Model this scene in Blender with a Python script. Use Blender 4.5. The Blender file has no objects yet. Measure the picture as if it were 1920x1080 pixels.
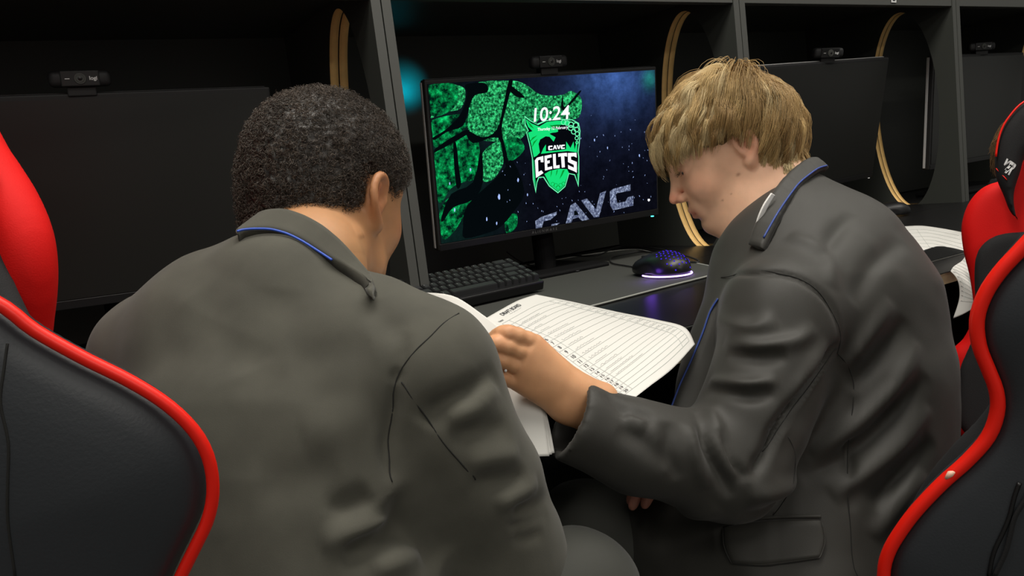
import bpy, bmesh, math, random
import numpy as np
from math import pi, sin, cos, tan, radians, atan2
from mathutils import Vector, Matrix
from mathutils.geometry import tessellate_polygon
rng = np.random.default_rng(7); random.seed(7)
scene = bpy.context.scene
col = scene.collection

# ---------------------------------------------------------------- camera (metres; desk top at z = .73)
C = np.array([-.165, -1.505, .956]); yaw, pit, rol, F = .5411, .1287, -.1236, 1504.
fw = np.array([sin(yaw)*cos(pit), cos(yaw)*cos(pit), -sin(pit)])
_r = np.array([cos(yaw), -sin(yaw), 0]); _u = np.cross(_r, fw)
RT = cos(rol)*_r + sin(rol)*_u; UP = -sin(rol)*_r + cos(rol)*_u
def W(x, y, d):
    """a point of the place: the sight line through (x, y) of the photograph, d metres ahead"""
    return C + d*(fw + RT*(x-960)/F + UP*(540-y)/F)
def Zp(x, y, z):
    d = fw + RT*(x-960)/F + UP*(540-y)/F
    return C + d*((z-C[2])/d[2])
def PX(p):
    d = np.asarray(p, float) - C; z = d@fw
    return 960+F*(d@RT)/z, 540-F*(d@UP)/z, z
def onplane(x, y, o, n):
    d = fw + RT*(x-960)/F + UP*(540-y)/F
    return C + d*(((o-C)@n)/(d@n))
cd = bpy.data.cameras.new('camera'); cam = bpy.data.objects.new('camera', cd); col.objects.link(cam)
cam.matrix_world = Matrix(((RT[0], UP[0], -fw[0], C[0]), (RT[1], UP[1], -fw[1], C[1]), (RT[2], UP[2], -fw[2], C[2]), (0, 0, 0, 1)))
cd.sensor_width = 36; cd.lens = F/1920*36; cd.clip_start = .05
scene.camera = cam

# ---------------------------------------------------------------- materials
def s2l(c):
    return tuple((v/255/12.92 if v/255 <= .04045 else ((v/255+.055)/1.055)**2.4) for v in c)
def mat(name, rgb, rough=.5, metal=0, spec=.5, emit=None, estr=0, bump=None, var=None, sheen=0, sss=0, coat=0, srgb=True, attr=None):
    m = bpy.data.materials.new(name); m.use_nodes = True
    nt = m.node_tree; b = nt.nodes['Principled BSDF']
    c = s2l(rgb) if srgb else rgb
    b.inputs['Base Color'].default_value = (*c, 1)
    b.inputs['Roughness'].default_value = rough; b.inputs['Metallic'].default_value = metal
    b.inputs['Specular IOR Level'].default_value = spec
    b.inputs['Sheen Weight'].default_value = sheen; b.inputs['Sheen Roughness'].default_value = .5
    b.inputs['Coat Weight'].default_value = coat
    if sss:
        b.inputs['Subsurface Weight'].default_value = sss; b.inputs['Subsurface Scale'].default_value = .01
        b.inputs['Subsurface Radius'].default_value = (1, .35, .2)
    if emit:
        b.inputs['Emission Color'].default_value = (*s2l(emit), 1); b.inputs['Emission Strength'].default_value = estr
    tc = nt.nodes.new('ShaderNodeTexCoord')
    src = None
    if attr:
        a = nt.nodes.new('ShaderNodeAttribute'); a.attribute_name = attr; src = a.outputs['Color']
    if var:   # (scale, amount) mottled colour
        n = nt.nodes.new('ShaderNodeTexNoise'); n.inputs['Scale'].default_value = var[0]; n.inputs['Detail'].default_value = 6
        nt.links.new(tc.outputs['Object'], n.inputs['Vector'])
        mp = nt.nodes.new('ShaderNodeMapRange'); mp.inputs['From Min'].default_value = .3; mp.inputs['From Max'].default_value = .7
        mp.inputs['To Min'].default_value = 1-var[1]; mp.inputs['To Max'].default_value = 1+var[1]
        nt.links.new(n.outputs['Fac'], mp.inputs['Value'])
        mx = nt.nodes.new('ShaderNodeVectorMath'); mx.operation = 'SCALE'
        if src: nt.links.new(src, mx.inputs[0])
        else: mx.inputs[0].default_value = c
        nt.links.new(mp.outputs['Result'], mx.inputs['Scale']); src = mx.outputs[0]
    if src: nt.links.new(src, b.inputs['Base Color'])
    if bump:  # (scale, strength, distance)
        n = nt.nodes.new('ShaderNodeTexNoise'); n.inputs['Scale'].default_value = bump[0]; n.inputs['Detail'].default_value = 4
        nt.links.new(tc.outputs['Object'], n.inputs['Vector'])
        bp = nt.nodes.new('ShaderNodeBump'); bp.inputs['Strength'].default_value = bump[1]; bp.inputs['Distance'].default_value = bump[2]
        nt.links.new(n.outputs['Fac'], bp.inputs['Height']); nt.links.new(bp.outputs['Normal'], b.inputs['Normal'])
    return m
M = {}
M['laminate'] = mat('black_laminate', (60, 62, 58), .42, spec=.45, bump=(900, .15, .0005))
M['edge'] = mat('grey_edge_banding', (72, 73, 70), .55, spec=.4, bump=(900, .15, .0005))
M['seam'] = mat('dark_seam', (6, 6, 6), .9)
M['ply'] = mat('birch_plywood_edge', (242, 198, 124), .6, var=(25, .12))
M['desk'] = mat('black_desk_laminate', (15, 15, 16), .36, spec=.5)
M['deskedge'] = mat('pale_desk_edge', (205, 190, 150), .6)
M['mat'] = mat('desk_mat_cloth', (56, 57, 53), .85, bump=(1500, .3, .0005))
M['matedge'] = mat('desk_mat_stitching', (150, 152, 145), .8)
M['plastic'] = mat('black_plastic', (18, 18, 19), .4)
M['standblack'] = mat('soft_black_stand', (9, 9, 10), .7, spec=.2)
M['plastic2'] = mat('matt_black_plastic', (26, 26, 27), .6)
M['key'] = mat('key_plastic', (38, 39, 40), .5)
M['keyside'] = mat('keyboard_case', (20, 20, 21), .35)
M['white'] = mat('white_print', (225, 225, 225), .6)
M['silver'] = mat('silver_trim', (215, 215, 215), .35, metal=.3)
M['off'] = mat('switched_off_screen', (24, 24, 22), .38, spec=.5)
M['leather'] = mat('black_faux_leather', (43, 46, 50), .45, spec=.5, bump=(420, .25, .0006))
M['redpipe'] = mat('red_piping', (236, 30, 14), .38, spec=.4)
M['redfab'] = mat('red_fabric', (214, 10, 6), .7, bump=(700, .3, .0006), spec=.25)
M['blackfab'] = mat('black_mesh_fabric', (15, 15, 17), .85, bump=(900, .5, .0008))
M['paper'] = mat('white_paper', (214, 213, 208), .8, spec=.2)
M['ink'] = mat('grey_ink', (60, 62, 66), .8)
M['inkline'] = mat('pale_grey_rule', (176, 180, 178), .8)
M['jacket'] = mat('black_wool_blend', (75, 74, 66), .8, spec=.22, sheen=.12, bump=(1600, .3, .0005), var=(22, .13))
M['jacket2'] = mat('black_blazer_cloth', (48, 47, 43), .58, spec=.36, sheen=.08, bump=(1800, .3, .0005), var=(9, .08))
M['bluepipe'] = mat('blue_piping', (48, 86, 190), .5)
M['navypipe'] = mat('navy_blue_piping', (40, 66, 140), .5)
M['seamline'] = mat('jacket_seam_shadow', (26, 26, 24), .9)
M['trouser'] = mat('charcoal_trouser_cloth', (50, 51, 46), .8, sheen=.1, bump=(1500, .3, .0005))
M['shirt'] = mat('white_shirt', (228, 226, 222), .7)
M['skin'] = mat('skin', (220, 170, 150), .48, spec=.35, sss=.12, attr='tint', var=(60, .05), bump=(700, .12, .0006))
M['eye'] = mat('eye_white', (214, 208, 204), .2)
M['iris'] = mat('iris', (60, 80, 90), .2)
M['lash'] = mat('lash', (60, 42, 30), .7)
M['hairdark'] = mat('dark_curly_hair', (46, 39, 34), .5, spec=.6, attr='tint')
M['hairblond'] = mat('blond_hair', (176, 143, 88), .45, spec=.5, attr='tint')
M['carpet'] = mat('grey_carpet', (70, 70, 66), .95, bump=(300, .9, .004), var=(500, .35))
M['shoe'] = mat('black_shoe_leather', (20, 20, 20), .4)

# ---------------------------------------------------------------- object helpers
def tag(o, label=None, cat=None, group=None, kind=None):
    if label: o['label'] = label
    if cat: o['category'] = cat
    if group: o['group'] = group
    if kind: o['kind'] = kind
    return o
def empty(name, loc=(0, 0, 0), label=None, cat=None, group=None):
    o = bpy.data.objects.new(name, None); o.empty_display_size = .05; col.objects.link(o); o.location = loc
    return tag(o, label, cat, group)
def link(me, name, material, parent=None):
    o = bpy.data.objects.new(name, me); col.objects.link(o)
    if material is not None and not me.materials:
        for m_ in (material if isinstance(material, (list, tuple)) else [material]): me.materials.append(m_)
    if parent is not None:
        o.parent = parent; o.matrix_parent_inverse = parent_world(parent).inverted()
    return o
def parent_world(p):
    m = Matrix.LocRotScale(p.location, p.rotation_euler, p.scale)
    if p.parent: m = parent_world(p.parent) @ p.matrix_parent_inverse @ m
    return m
def npmesh(name, V, Fq, smooth=True, tint=None):
    """V (n,3) array, Fq (m,k) array of polygons with k corners each (or a list of such arrays)"""
    if not isinstance(Fq, (list, tuple)): Fq = [Fq]
    me = bpy.data.meshes.new(name)
    me.vertices.add(len(V)); me.vertices.foreach_set('co', np.asarray(V, np.float32).ravel())
    n = sum(len(f) for f in Fq); nl = sum(f.size for f in Fq)
    me.loops.add(nl); me.loops.foreach_set('vertex_index', np.concatenate([f.ravel() for f in Fq]).astype(np.int32))
    me.polygons.add(n)
    tot = np.concatenate([np.full(len(f), f.shape[1]) for f in Fq]).astype(np.int32)
    st = np.concatenate([[0], np.cumsum(tot)[:-1]]).astype(np.int32)
    me.polygons.foreach_set('loop_start', st)
    me.polygons.foreach_set('use_smooth', np.full(n, smooth))
    me.update(calc_edges=True)
    if tint is not None:
        a = me.color_attributes.new('tint', 'FLOAT_COLOR', 'POINT')
        a.data.foreach_set('color', np.c_[tint, np.ones(len(V))].astype(np.float32).ravel())
    return me
class MB:
    """collects simple shapes; build() links them as ONE mesh object"""
    def __init__(s): s.bm = bmesh.new()
    def box(s, c, size, rot=None, bev=0, seg=2):
        b = bmesh.new(); bmesh.ops.create_cube(b, size=1)
        bmesh.ops.scale(b, vec=size, verts=b.verts)
        if bev: bmesh.ops.bevel(b, geom=b.edges[:], offset=bev, segments=seg, affect='EDGES', profile=.5)
        m = Matrix.Translation(c)
        if rot is not None: m = m @ rot.to_4x4()
        b.transform(m); s._add(b); return s
    def cyl(s, a, b_, r, r2=None, n=24, caps=True):
        a = Vector(a); b_ = Vector(b_); d = b_-a; b = bmesh.new()
        bmesh.ops.create_cone(b, cap_ends=caps, segments=n, radius1=r, radius2=r if r2 is None else r2, depth=d.length)
        b.transform(Matrix.Translation((a+b_)/2) @ d.to_track_quat('Z', 'Y').to_matrix().to_4x4()); s._add(b); return s
    def sph(s, c, r, sc=(1, 1, 1), n=20):
        b = bmesh.new(); bmesh.ops.create_uvsphere(b, u_segments=n, v_segments=n//2, radius=r)
        bmesh.ops.scale(b, vec=sc, verts=b.verts); b.transform(Matrix.Translation(c)); s._add(b); return s
    def poly(s, pts, h, o=None, X=None, Y=None):
        """a flat outline pts (2D) on plane o,X,Y with thickness h along X x Y"""
        X = Vector(X); Y = Vector(Y); o = Vector(o); N = X.cross(Y).normalized(); b = bmesh.new()
        v0 = [b.verts.new(o+X*p[0]+Y*p[1]) for p in pts]; f = b.faces.new(v0)
        if h:
            r = bmesh.ops.extrude_face_region(b, geom=[f]); vs = [v for v in r['geom'] if isinstance(v, bmesh.types.BMVert)]
            bmesh.ops.translate(b, vec=N*h, verts=vs)
        bmesh.ops.triangulate(b, faces=b.faces[:]); bmesh.ops.recalc_face_normals(b, faces=b.faces[:])
        s._add(b); return s
    def _add(s, b):
        me = bpy.data.meshes.new('tmp'); b.to_mesh(me); s.bm.from_mesh(me); bpy.data.meshes.remove(me); b.free()
    def build(s, name, m, parent=None, smooth=False, tf=None):
        me = bpy.data.meshes.new(name); 
        if tf is not None: s.bm.transform(tf)
        s.bm.to_mesh(me); s.bm.free()
        if smooth:
            for p in me.polygons: p.use_smooth = True
        return link(me, name, m, parent)
def catmull(pts, n=8, closed=False):
    p = np.array(pts, float); N = len(p); out = []
    rg = range(N if closed else N-1)
    for i in rg:
        g = (lambda k: p[k % N]) if closed else (lambda k: p[min(max(k, 0), N-1)])
        a, b, c, d = g(i-1), g(i), g(i+1), g(i+2)
        for j in range(n):
            t = j/n
            out.append(.5*((2*b)+(-a+c)*t+(2*a-5*b+4*c-d)*t*t+(-a+3*b-3*c+d)*t**3))
    if not closed: out.append(p[-1])
    return np.array(out)
def tube_data(pts, r, n=8, closed=False, flat=1., ref=None):
    p = np.array(pts, float); N = len(p)
    r = np.broadcast_to(np.asarray(r, float), (N,))
    if closed: t = np.roll(p, -1, 0)-np.roll(p, 1, 0)
    else: t = np.gradient(p, axis=0)
    t /= np.linalg.norm(t, axis=1)[:, None]+1e-12
    a = np.zeros((N, 3)); v = np.array(ref if ref is not None else [0.1, .2, 1.], float)
    for i in range(N):
        v = v-(v@t[i])*t[i]; v /= np.linalg.norm(v)+1e-12; a[i] = v
    b = np.cross(t, a); th = np.arange(n)/n*2*pi
    V = p[:, None]+r[:, None, None]*(a[:, None]*np.cos(th)[None, :, None]*flat+b[:, None]*np.sin(th)[None, :, None])
    V = V.reshape(-1, 3); i = np.arange(N if closed else N-1); j = np.arange(n)
    I, J = np.meshgrid(i, j, indexing='ij'); I2 = (I+1) % N; J2 = (J+1) % n
    Fq = np.stack([I*n+J, I*n+J2, I2*n+J2, I2*n+J], -1).reshape(-1, 4)
    if closed: return V, [Fq]
    caps = np.array([list(range(n))[::-1], [(N-1)*n+k for k in range(n)]])
    return V, [Fq, caps]
def tube(name, pts, r, m, parent=None, n=8, closed=False, flat=1., ref=None):
    V, Fs = tube_data(pts, r, n, closed, flat, ref)
    return link(npmesh(name, V, Fs), name, m, parent)
def merge_data(parts):
    Vs, Fs, k = [], {}, 0
    for V, FF in parts:
        for f in FF: Fs.setdefault(f.shape[1], []).append(f+k)
        Vs.append(V); k += len(V)
    return np.concatenate(Vs), [np.concatenate(v) for v in Fs.values()]
_fonts = {}
def text_data(s, size, bold=0.0, shear=0, space=1.0):
    cu = bpy.data.curves.new('t', 'FONT'); cu.body = s; cu.size = size; cu.align_x = 'CENTER'; cu.align_y = 'CENTER'
    cu.offset = bold; cu.shear = shear; cu.space_character = space; cu.resolution_u = 4
    o = bpy.data.objects.new('t', cu); col.objects.link(o)
    dg = bpy.context.evaluated_depsgraph_get(); dg.update()
    me = o.evaluated_get(dg).to_mesh()
    V = np.array([v.co[:] for v in me.vertices]).reshape(-1, 3); Fc = [list(p.vertices) for p in me.polygons]
    o.evaluated_get(dg).to_mesh_clear(); bpy.data.objects.remove(o); bpy.data.curves.remove(cu)
    return V, Fc
def text_obj(name, s, size, m, parent, fn, bold=0.0, shear=0, space=1.0):
    """flat lettering whose (x, y) goes through fn -> 3D"""
    V, Fc = text_data(s, size, bold, shear, space)
    me = bpy.data.meshes.new(name); me.from_pydata([tuple(fn(v[0], v[1])) for v in V], [], Fc)
    return link(me, name, m, parent)

# ---------------------------------------------------------------- signed-distance modelling
def smin(a, b, k):
    if k <= 0: return np.minimum(a, b)
    h = np.clip(.5+.5*(b-a)/k, 0, 1); return b+(a-b)*h-k*h*(1-h)
def smax(a, b, k): return -smin(-a, -b, k)
def cap(p, a, b, ra, rb):
    a = np.asarray(a, np.float32); b = np.asarray(b, np.float32)
    pa = p-a; ba = b-a; h = np.clip((pa@ba)/max(float(ba@ba), 1e-9), 0, 1)
    return np.sqrt(((pa-h[..., None]*ba)**2).sum(-1))-(ra+(rb-ra)*h)
def ell(p, c, R, ax=None):
    q = p-np.asarray(c, np.float32)
    if ax is not None: q = q@np.asarray(ax, np.float32).T
    R = np.asarray(R, np.float32); k0 = np.sqrt(((q/R)**2).sum(-1)); k1 = np.sqrt(((q/(R*R))**2).sum(-1))+1e-9
    return k0*(k0-1)/k1
def ecap(p, a, b, ra, rb, n, s):
    n = np.asarray(n, np.float32); n = n/np.linalg.norm(n); a = np.asarray(a, np.float32); b = np.asarray(b, np.float32)
    q = p-a; q = q+((q@n)*(1/s-1))[..., None]*n; bb = b-a; bb = bb+(bb@n)*(1/s-1)*n
    h = np.clip((q@bb)/max(float(bb@bb), 1e-9), 0, 1)
    return (np.sqrt(((q-h[..., None]*bb)**2).sum(-1))-(ra+(rb-ra)*h))*s
class SDF:
    def __init__(s): s.ops = []
    def add(s, f, lo, hi, k=.0, op='u'): s.ops.append((f, np.minimum(lo, hi), np.maximum(lo, hi), k, op)); return s
    def cap(s, a, b, ra, rb=None, k=.02, op='u'):
        rb = ra if rb is None else rb; a = np.array(a, float); b = np.array(b, float); m = max(ra, rb)
        return s.add(lambda p: cap(p, a, b, ra, rb), np.minimum(a, b)-m, np.maximum(a, b)+m, k, op)
    def chain(s, pts, rs, k=.02, op='u'):
        pts = [np.array(q, float) for q in pts]; rs = list(np.broadcast_to(rs, (len(pts),)))
        def f(p):
            d = None
            for i in range(len(pts)-1):
                e = cap(p, pts[i], pts[i+1], rs[i], rs[i+1]); d = e if d is None else smin(d, e, .004)
            return d
        A = np.array(pts); m = max(rs)
        return s.add(f, A.min(0)-m, A.max(0)+m, k, op)
    def ecap(s, a, b, ra, rb, n, fl, k=.04, op='u'):
        a = np.array(a, float); b = np.array(b, float); m = max(ra, rb)
        return s.add(lambda p: ecap(p, a, b, ra, rb, n, fl), np.minimum(a, b)-m, np.maximum(a, b)+m, k, op)
    def ell(s, c, R, ax=None, k=.02, op='u'):
        c = np.array(c, float); m = max(R)
        return s.add(lambda p: ell(p, c, R, ax), c-m, c+m, k, op)
    def mesh(s, h, smooth=2, clip=None):
        us = [o for o in s.ops if o[4] == 'u']
        lo = np.min([o[1] for o in us], 0)-3*h; hi = np.max([o[2] for o in us], 0)+3*h
        if clip is not None: lo = np.maximum(lo, clip[0]); hi = np.minimum(hi, clip[1])
        n = np.ceil((hi-lo)/h).astype(int)+1; S = np.full(n, .05, np.float32)
        for f, a, b, k, op in s.ops:
            m = k+4*h
            i0 = np.clip(np.floor((a-m-lo)/h).astype(int), 0, n); i1 = np.clip(np.ceil((b+m-lo)/h).astype(int)+1, 0, n)
            if (i1 <= i0).any(): continue
            g = [(lo[j]+h*np.arange(i0[j], i1[j])).astype(np.float32) for j in range(3)]
            for x0 in range(0, len(g[0]), 40):
                gx = g[0][x0:x0+40]
                p = np.stack(np.meshgrid(gx, g[1], g[2], indexing='ij'), -1); d = f(p)
                sl = (slice(i0[0]+x0, i0[0]+x0+len(gx)), slice(i0[1], i1[1]), slice(i0[2], i1[2]))
                if op == 'u': S[sl] = smin(S[sl], d, k)
                elif op == 's': S[sl] = smax(S[sl], -d, k)
                elif op == 'i': S[sl] = smax(S[sl], d, k)
        return nets(S, lo, h, smooth)
def nets(S, lo, h, smooth=2):
    ins = S < 0; n = np.array(S.shape)
    c = np.zeros(n-1, np.int8)
    for i in (0, 1):
        for j in (0, 1):
            for k in (0, 1): c += ins[i:n[0]-1+i, j:n[1]-1+j, k:n[2]-1+k]
    act = (c > 0) & (c < 8); idx = np.argwhere(act); vid = np.full(n-1, -1, np.int64); vid[act] = np.arange(len(idx))
    pos = np.zeros((len(idx), 3)); cnt = np.zeros(len(idx))
    cs = [(i, j, k) for i in (0, 1) for j in (0, 1) for k in (0, 1)]
    for a in cs:
        for ax in range(3):
            if a[ax]: continue
            b = list(a); b[ax] = 1
            s0 = S[tuple((idx+a).T)]; s1 = S[tuple((idx+b).T)]; cr = (s0 < 0) != (s1 < 0)
            t = np.where(cr, s0/np.where(cr, s0-s1, 1), 0)
            q = np.array(a, float)[None]+t[:, None]*(np.array(b)-np.array(a))[None]
            pos += q*cr[:, None]; cnt += cr
    V = lo+h*(idx+pos/cnt[:, None]); Q = []
    for ax in range(3):
        b, c2 = (ax+1) % 3, (ax+2) % 3
        s0 = [slice(0, m) for m in n]; s1 = [slice(0, m) for m in n]
        s0[ax] = slice(0, n[ax]-1); s1[ax] = slice(1, n[ax])
        A = ins[tuple(s0)]; B = ins[tuple(s1)]; e = np.argwhere(A != B)
        e = e[(e[:, b] > 0) & (e[:, c2] > 0) & (e[:, b] < n[b]-1) & (e[:, c2] < n[c2]-1)]
        fl = A[tuple(e.T)]; db = np.zeros(3, int); db[b] = 1; dc = np.zeros(3, int); dc[c2] = 1
        q = np.stack([vid[tuple(e.T)], vid[tuple((e-db).T)], vid[tuple((e-db-dc).T)], vid[tuple((e-dc).T)]], 1)
        q = np.where(fl[:, None], q, q[:, ::-1]); Q.append(q)
    Q = np.concatenate(Q); Q = Q[(Q >= 0).all(1)]
    for _ in range(smooth): V = lap(V, Q, .5)
    return V, Q
def lap(V, Q, w):
    s = np.zeros_like(V); c = np.zeros(len(V))
    for k in range(4):
        a, b = Q[:, k], Q[:, (k+1) % 4]
        for j in range(3): s[:, j] += np.bincount(a, V[b, j], len(V))+np.bincount(b, V[a, j], len(V))
        c += np.bincount(a, minlength=len(V))+np.bincount(b, minlength=len(V))
    return V+w*(s/np.maximum(c, 1)[:, None]-V)
def normals(V, Q):
    fn = np.cross(V[Q[:, 2]]-V[Q[:, 0]], V[Q[:, 3]]-V[Q[:, 1]]); N = np.zeros_like(V)
    for k in range(4):
        for j in range(3): N[:, j] += np.bincount(Q[:, k], fn[:, j], len(V))
    return N/(np.linalg.norm(N, axis=1)[:, None]+1e-12)
def patch(name, G, V, N, off, m, par, th=.003, edge=.0035, nu=16, nv=10):
    """a flap of cloth lying on a surface: G = corner grid (rows of photograph positions)"""
    G = np.array(G, float); rows = np.array([catmull(r, 8) for r in G]); cols = np.array([catmull(rows[:, j], 8) for j in range(rows.shape[1])]).transpose(1, 0, 2)
    A, B = cols.shape[:2]; ii = np.linspace(0, A-1, nu).round().astype(int); jj = np.linspace(0, B-1, nv).round().astype(int)
    g = cols[np.ix_(ii, jj)]
    z = ((facing_points(V, N, g.reshape(-1, 2)).reshape(nu, nv, 3)-C)@fw).ravel()
    # one smooth sheet through the sampled depths
    uu, vv = np.meshgrid(np.linspace(-1, 1, nu), np.linspace(-1, 1, nv), indexing='ij'); uu = uu.ravel(); vv = vv.ravel()
    B_ = np.stack([uu**p*vv**q for p, q in ((0, 0), (0, 1), (0, 2), (0, 3), (1, 0), (1, 1), (1, 2), (2, 0))], 1); k_ = np.ones(len(z), bool)
    for _ in range(5):
        co = np.linalg.lstsq(B_[k_], z[k_], rcond=None)[0]; res = z-B_@co; k_ = np.abs(res) < max(.008, 1.6*np.median(np.abs(res)))
    z = (B_@co-max(0, np.percentile(-res[k_], 90))*.8).reshape(nu, nv)
    P = np.array([[W(g[i, j, 0], g[i, j, 1], z[i, j]) for j in range(nv)] for i in range(nu)])
    du = np.gradient(P, axis=0); dv = np.gradient(P, axis=1); n = np.cross(du, dv); n /= np.linalg.norm(n, axis=2)[..., None]+1e-9
    if n[nu//2, nv//2]@(C-P[nu//2, nv//2]) < 0: n = -n
    F1 = P+n*(off+th); F0 = P-n*.002
    bi = np.minimum(np.minimum(np.arange(nu), nu-1-np.arange(nu))[:, None], np.minimum(np.arange(nv), nv-1-np.arange(nv))[None, :])
    F1 = F1-n*(edge*.5*(bi == 0))[..., None]
    Vv = np.concatenate([F1.reshape(-1, 3), F0.reshape(-1, 3)]); o = nu*nv; Fq = []
    for i in range(nu-1):
        for j in range(nv-1):
            a_ = i*nv+j; Fq += [[a_, a_+1, a_+nv+1, a_+nv], [o+a_, o+a_+nv, o+a_+nv+1, o+a_+1]]
    for j in range(nv-1): Fq += [[j, o+j, o+j+1, j+1], [(nu-1)*nv+j, (nu-1)*nv+j+1, o+(nu-1)*nv+j+1, o+(nu-1)*nv+j]]
    for i in range(nu-1): Fq += [[i*nv, (i+1)*nv, o+(i+1)*nv, o+i*nv], [i*nv+nv-1, o+i*nv+nv-1, o+(i+1)*nv+nv-1, (i+1)*nv+nv-1]]
    return link(npmesh(name, Vv, np.array(Fq)), name, m, par), F1
def facing_points(V, N, pxs, off=0.):
    """surface points under photograph positions (nearest facing surface)"""
    d = V-C; z = d@fw; x = 960+F*(d@RT)/z; y = 540-F*(d@UP)/z; ok = np.einsum('ij,ij->i', N, d) < 0
    out = []
    for (px, py) in pxs:
        r2 = (x-px)**2+(y-py)**2; R = 10.
        while True:
            m = ok & (r2 < R*R)
            if m.any(): break
            R *= 1.6
            if R > 400: break
        i = np.flatnonzero(m)
        if R < 60:
            i = i[z[i] < z[i].min()+.025]; j = i[r2[i].argmin()]
        else: j = i[r2[i].argmin()]
        out.append(V[j]+N[j]*off)
    return np.array(out)
def stroke(V, Q, pxs, w, amp, n=6, N=None):
    """press (amp<0) or raise (amp>0) a fold along a line drawn on the cloth"""
    N = normals(V, Q) if N is None else N
    P3 = catmull(facing_points(V, N, pxs), n)
    lo = P3.min(0)-3*w; hi = P3.max(0)+3*w
    sel = np.flatnonzero(((V > lo) & (V < hi)).all(1)); p = V[sel]; D = np.full(len(sel), 9.); T = np.zeros(len(sel))
    L = len(P3)-1
    for i in range(L):
        a, b = P3[i], P3[i+1]; ba = b-a; h = np.clip(((p-a)@ba)/max(ba@ba, 1e-12), 0, 1)
        d = np.linalg.norm(p-a-h[:, None]*ba, axis=1); m = d < D; D[m] = d[m]; T[m] = (i+h[m])/L
    fade = np.sin(np.clip(np.minimum(T, 1-T)*2.6, 0, 1)*pi/2)
    V = V.copy(); V[sel] += N[sel]*(amp*fade*np.exp(-(D/w)**2))[:, None]
    return V
def vnoise(P, sc, seed=0):
    """smooth 3D value noise, about -1..1"""
    p = P*sc+seed*17.3; i = np.floor(p).astype(np.int64); f = p-i; f = f*f*(3-2*f)
    def h(a, b, c):
        v = (a*374761393+b*668265263+c*2147483647+seed*1274126177) & 0xffffffff
        v = ((v ^ (v >> 13))*1274126177) & 0xffffffff; v = v ^ (v >> 16)
        return (v & 0xffff)/32767.5-1
    r = 0
    for a in (0, 1):
        for b in (0, 1):
            for c in (0, 1):
                w = (f[:, 0] if a else 1-f[:, 0])*(f[:, 1] if b else 1-f[:, 1])*(f[:, 2] if c else 1-f[:, 2])
                r = r+w*h(i[:, 0]+a, i[:, 1]+b, i[:, 2]+c)
    return r
# ================================================================ the room
PITCH = .93; DZ = .73; YF = -.123; YB = .42; ZT = 1.316
me = MB().box((1.5, -.6, -.03), (9, 7, .06)).build('floor', M['carpet']); tag(me, kind='structure')
me = MB().box((1.5, .52, 1.3), (9, .04, 2.6)).build('wall_back', mat('dark_wall_paint', (40, 40, 41), .8)); tag(me, kind='structure')

# pass-through panels between the booths: two boards back to back, an oval opening cut through both
HC = (.047, 1.029); HR = (.1136, .3077); T2 = .0195; ZD = 1.62
def board(x0, x1, name, m, parent, gap=0):
    """a board standing between x0 and x1 with the oval opening; rim faces get the second material"""
    n = 96; out = []
    ys0, ys1, z0, z1 = YF, YB, .0, ZD
    ang = [2*pi*i/n for i in range(n)]
    inner = [(HC[0]+HR[0]*cos(a), HC[1]+HR[1]*sin(a)) for a in ang]
    outer = []
    for a in ang:
        dx, dz = cos(a), sin(a); t = 9
        for lim, c0, dd in ((ys0, HC[0], dx), (ys1, HC[0], dx), (z0, HC[1], dz), (z1, HC[1], dz)):
            if abs(dd) > 1e-9:
                q = (lim-c0)/dd
                if q > 0: t = min(t, q)
        outer.append([HC[0]+dx*t, HC[1]+dz*t])
    for cy, cz in ((ys0, z0), (ys0, z1), (ys1, z0), (ys1, z1)):
        k = min(range(n), key=lambda i: (outer[i][0]-cy)**2+(outer[i][1]-cz)**2); outer[k] = [cy, cz]
    V = []
    for x in (x0, x1):
        V += [(x, *p) for p in inner]; V += [(x, *p) for p in outer]
    I0, O0, I1, O1 = 0, n, 2*n, 3*n; Fs = []; mi = []
    for i in range(n):
        j = (i+1) % n
        Fs.append((I0+i, I0+j, O0+j, O0+i)); mi.append(0)
        Fs.append((I1+i, O1+i, O1+j, I1+j)); mi.append(0)
        Fs.append((I0+i, I1+i, I1+j, I0+j)); mi.append(1)
        fr = abs(outer[i][0]-ys0) < 1e-6 and abs(outer[j][0]-ys0) < 1e-6
        Fs.append((O0+i, O0+j, O1+j, O1+i)); mi.append(2 if fr else 0)
    me = bpy.data.meshes.new(name); me.from_pydata(V, [], Fs)
    for mm in (M['laminate'], M['ply'], M['edge']): me.materials.append(mm)
    for p, q in zip(me.polygons, mi): p.material_index = q; p.use_smooth = (q == 1)
    return link(me, name, None, parent)
names = ['black booth around the wide switched-off monitor, left of the curly-haired student', 'black booth around the lit monitor with the green wallpaper', 'black booth with the white sticker on its top edge, behind the blond student', 'black booth at the far right behind the red headrest chair']
EDGE = -.69
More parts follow.
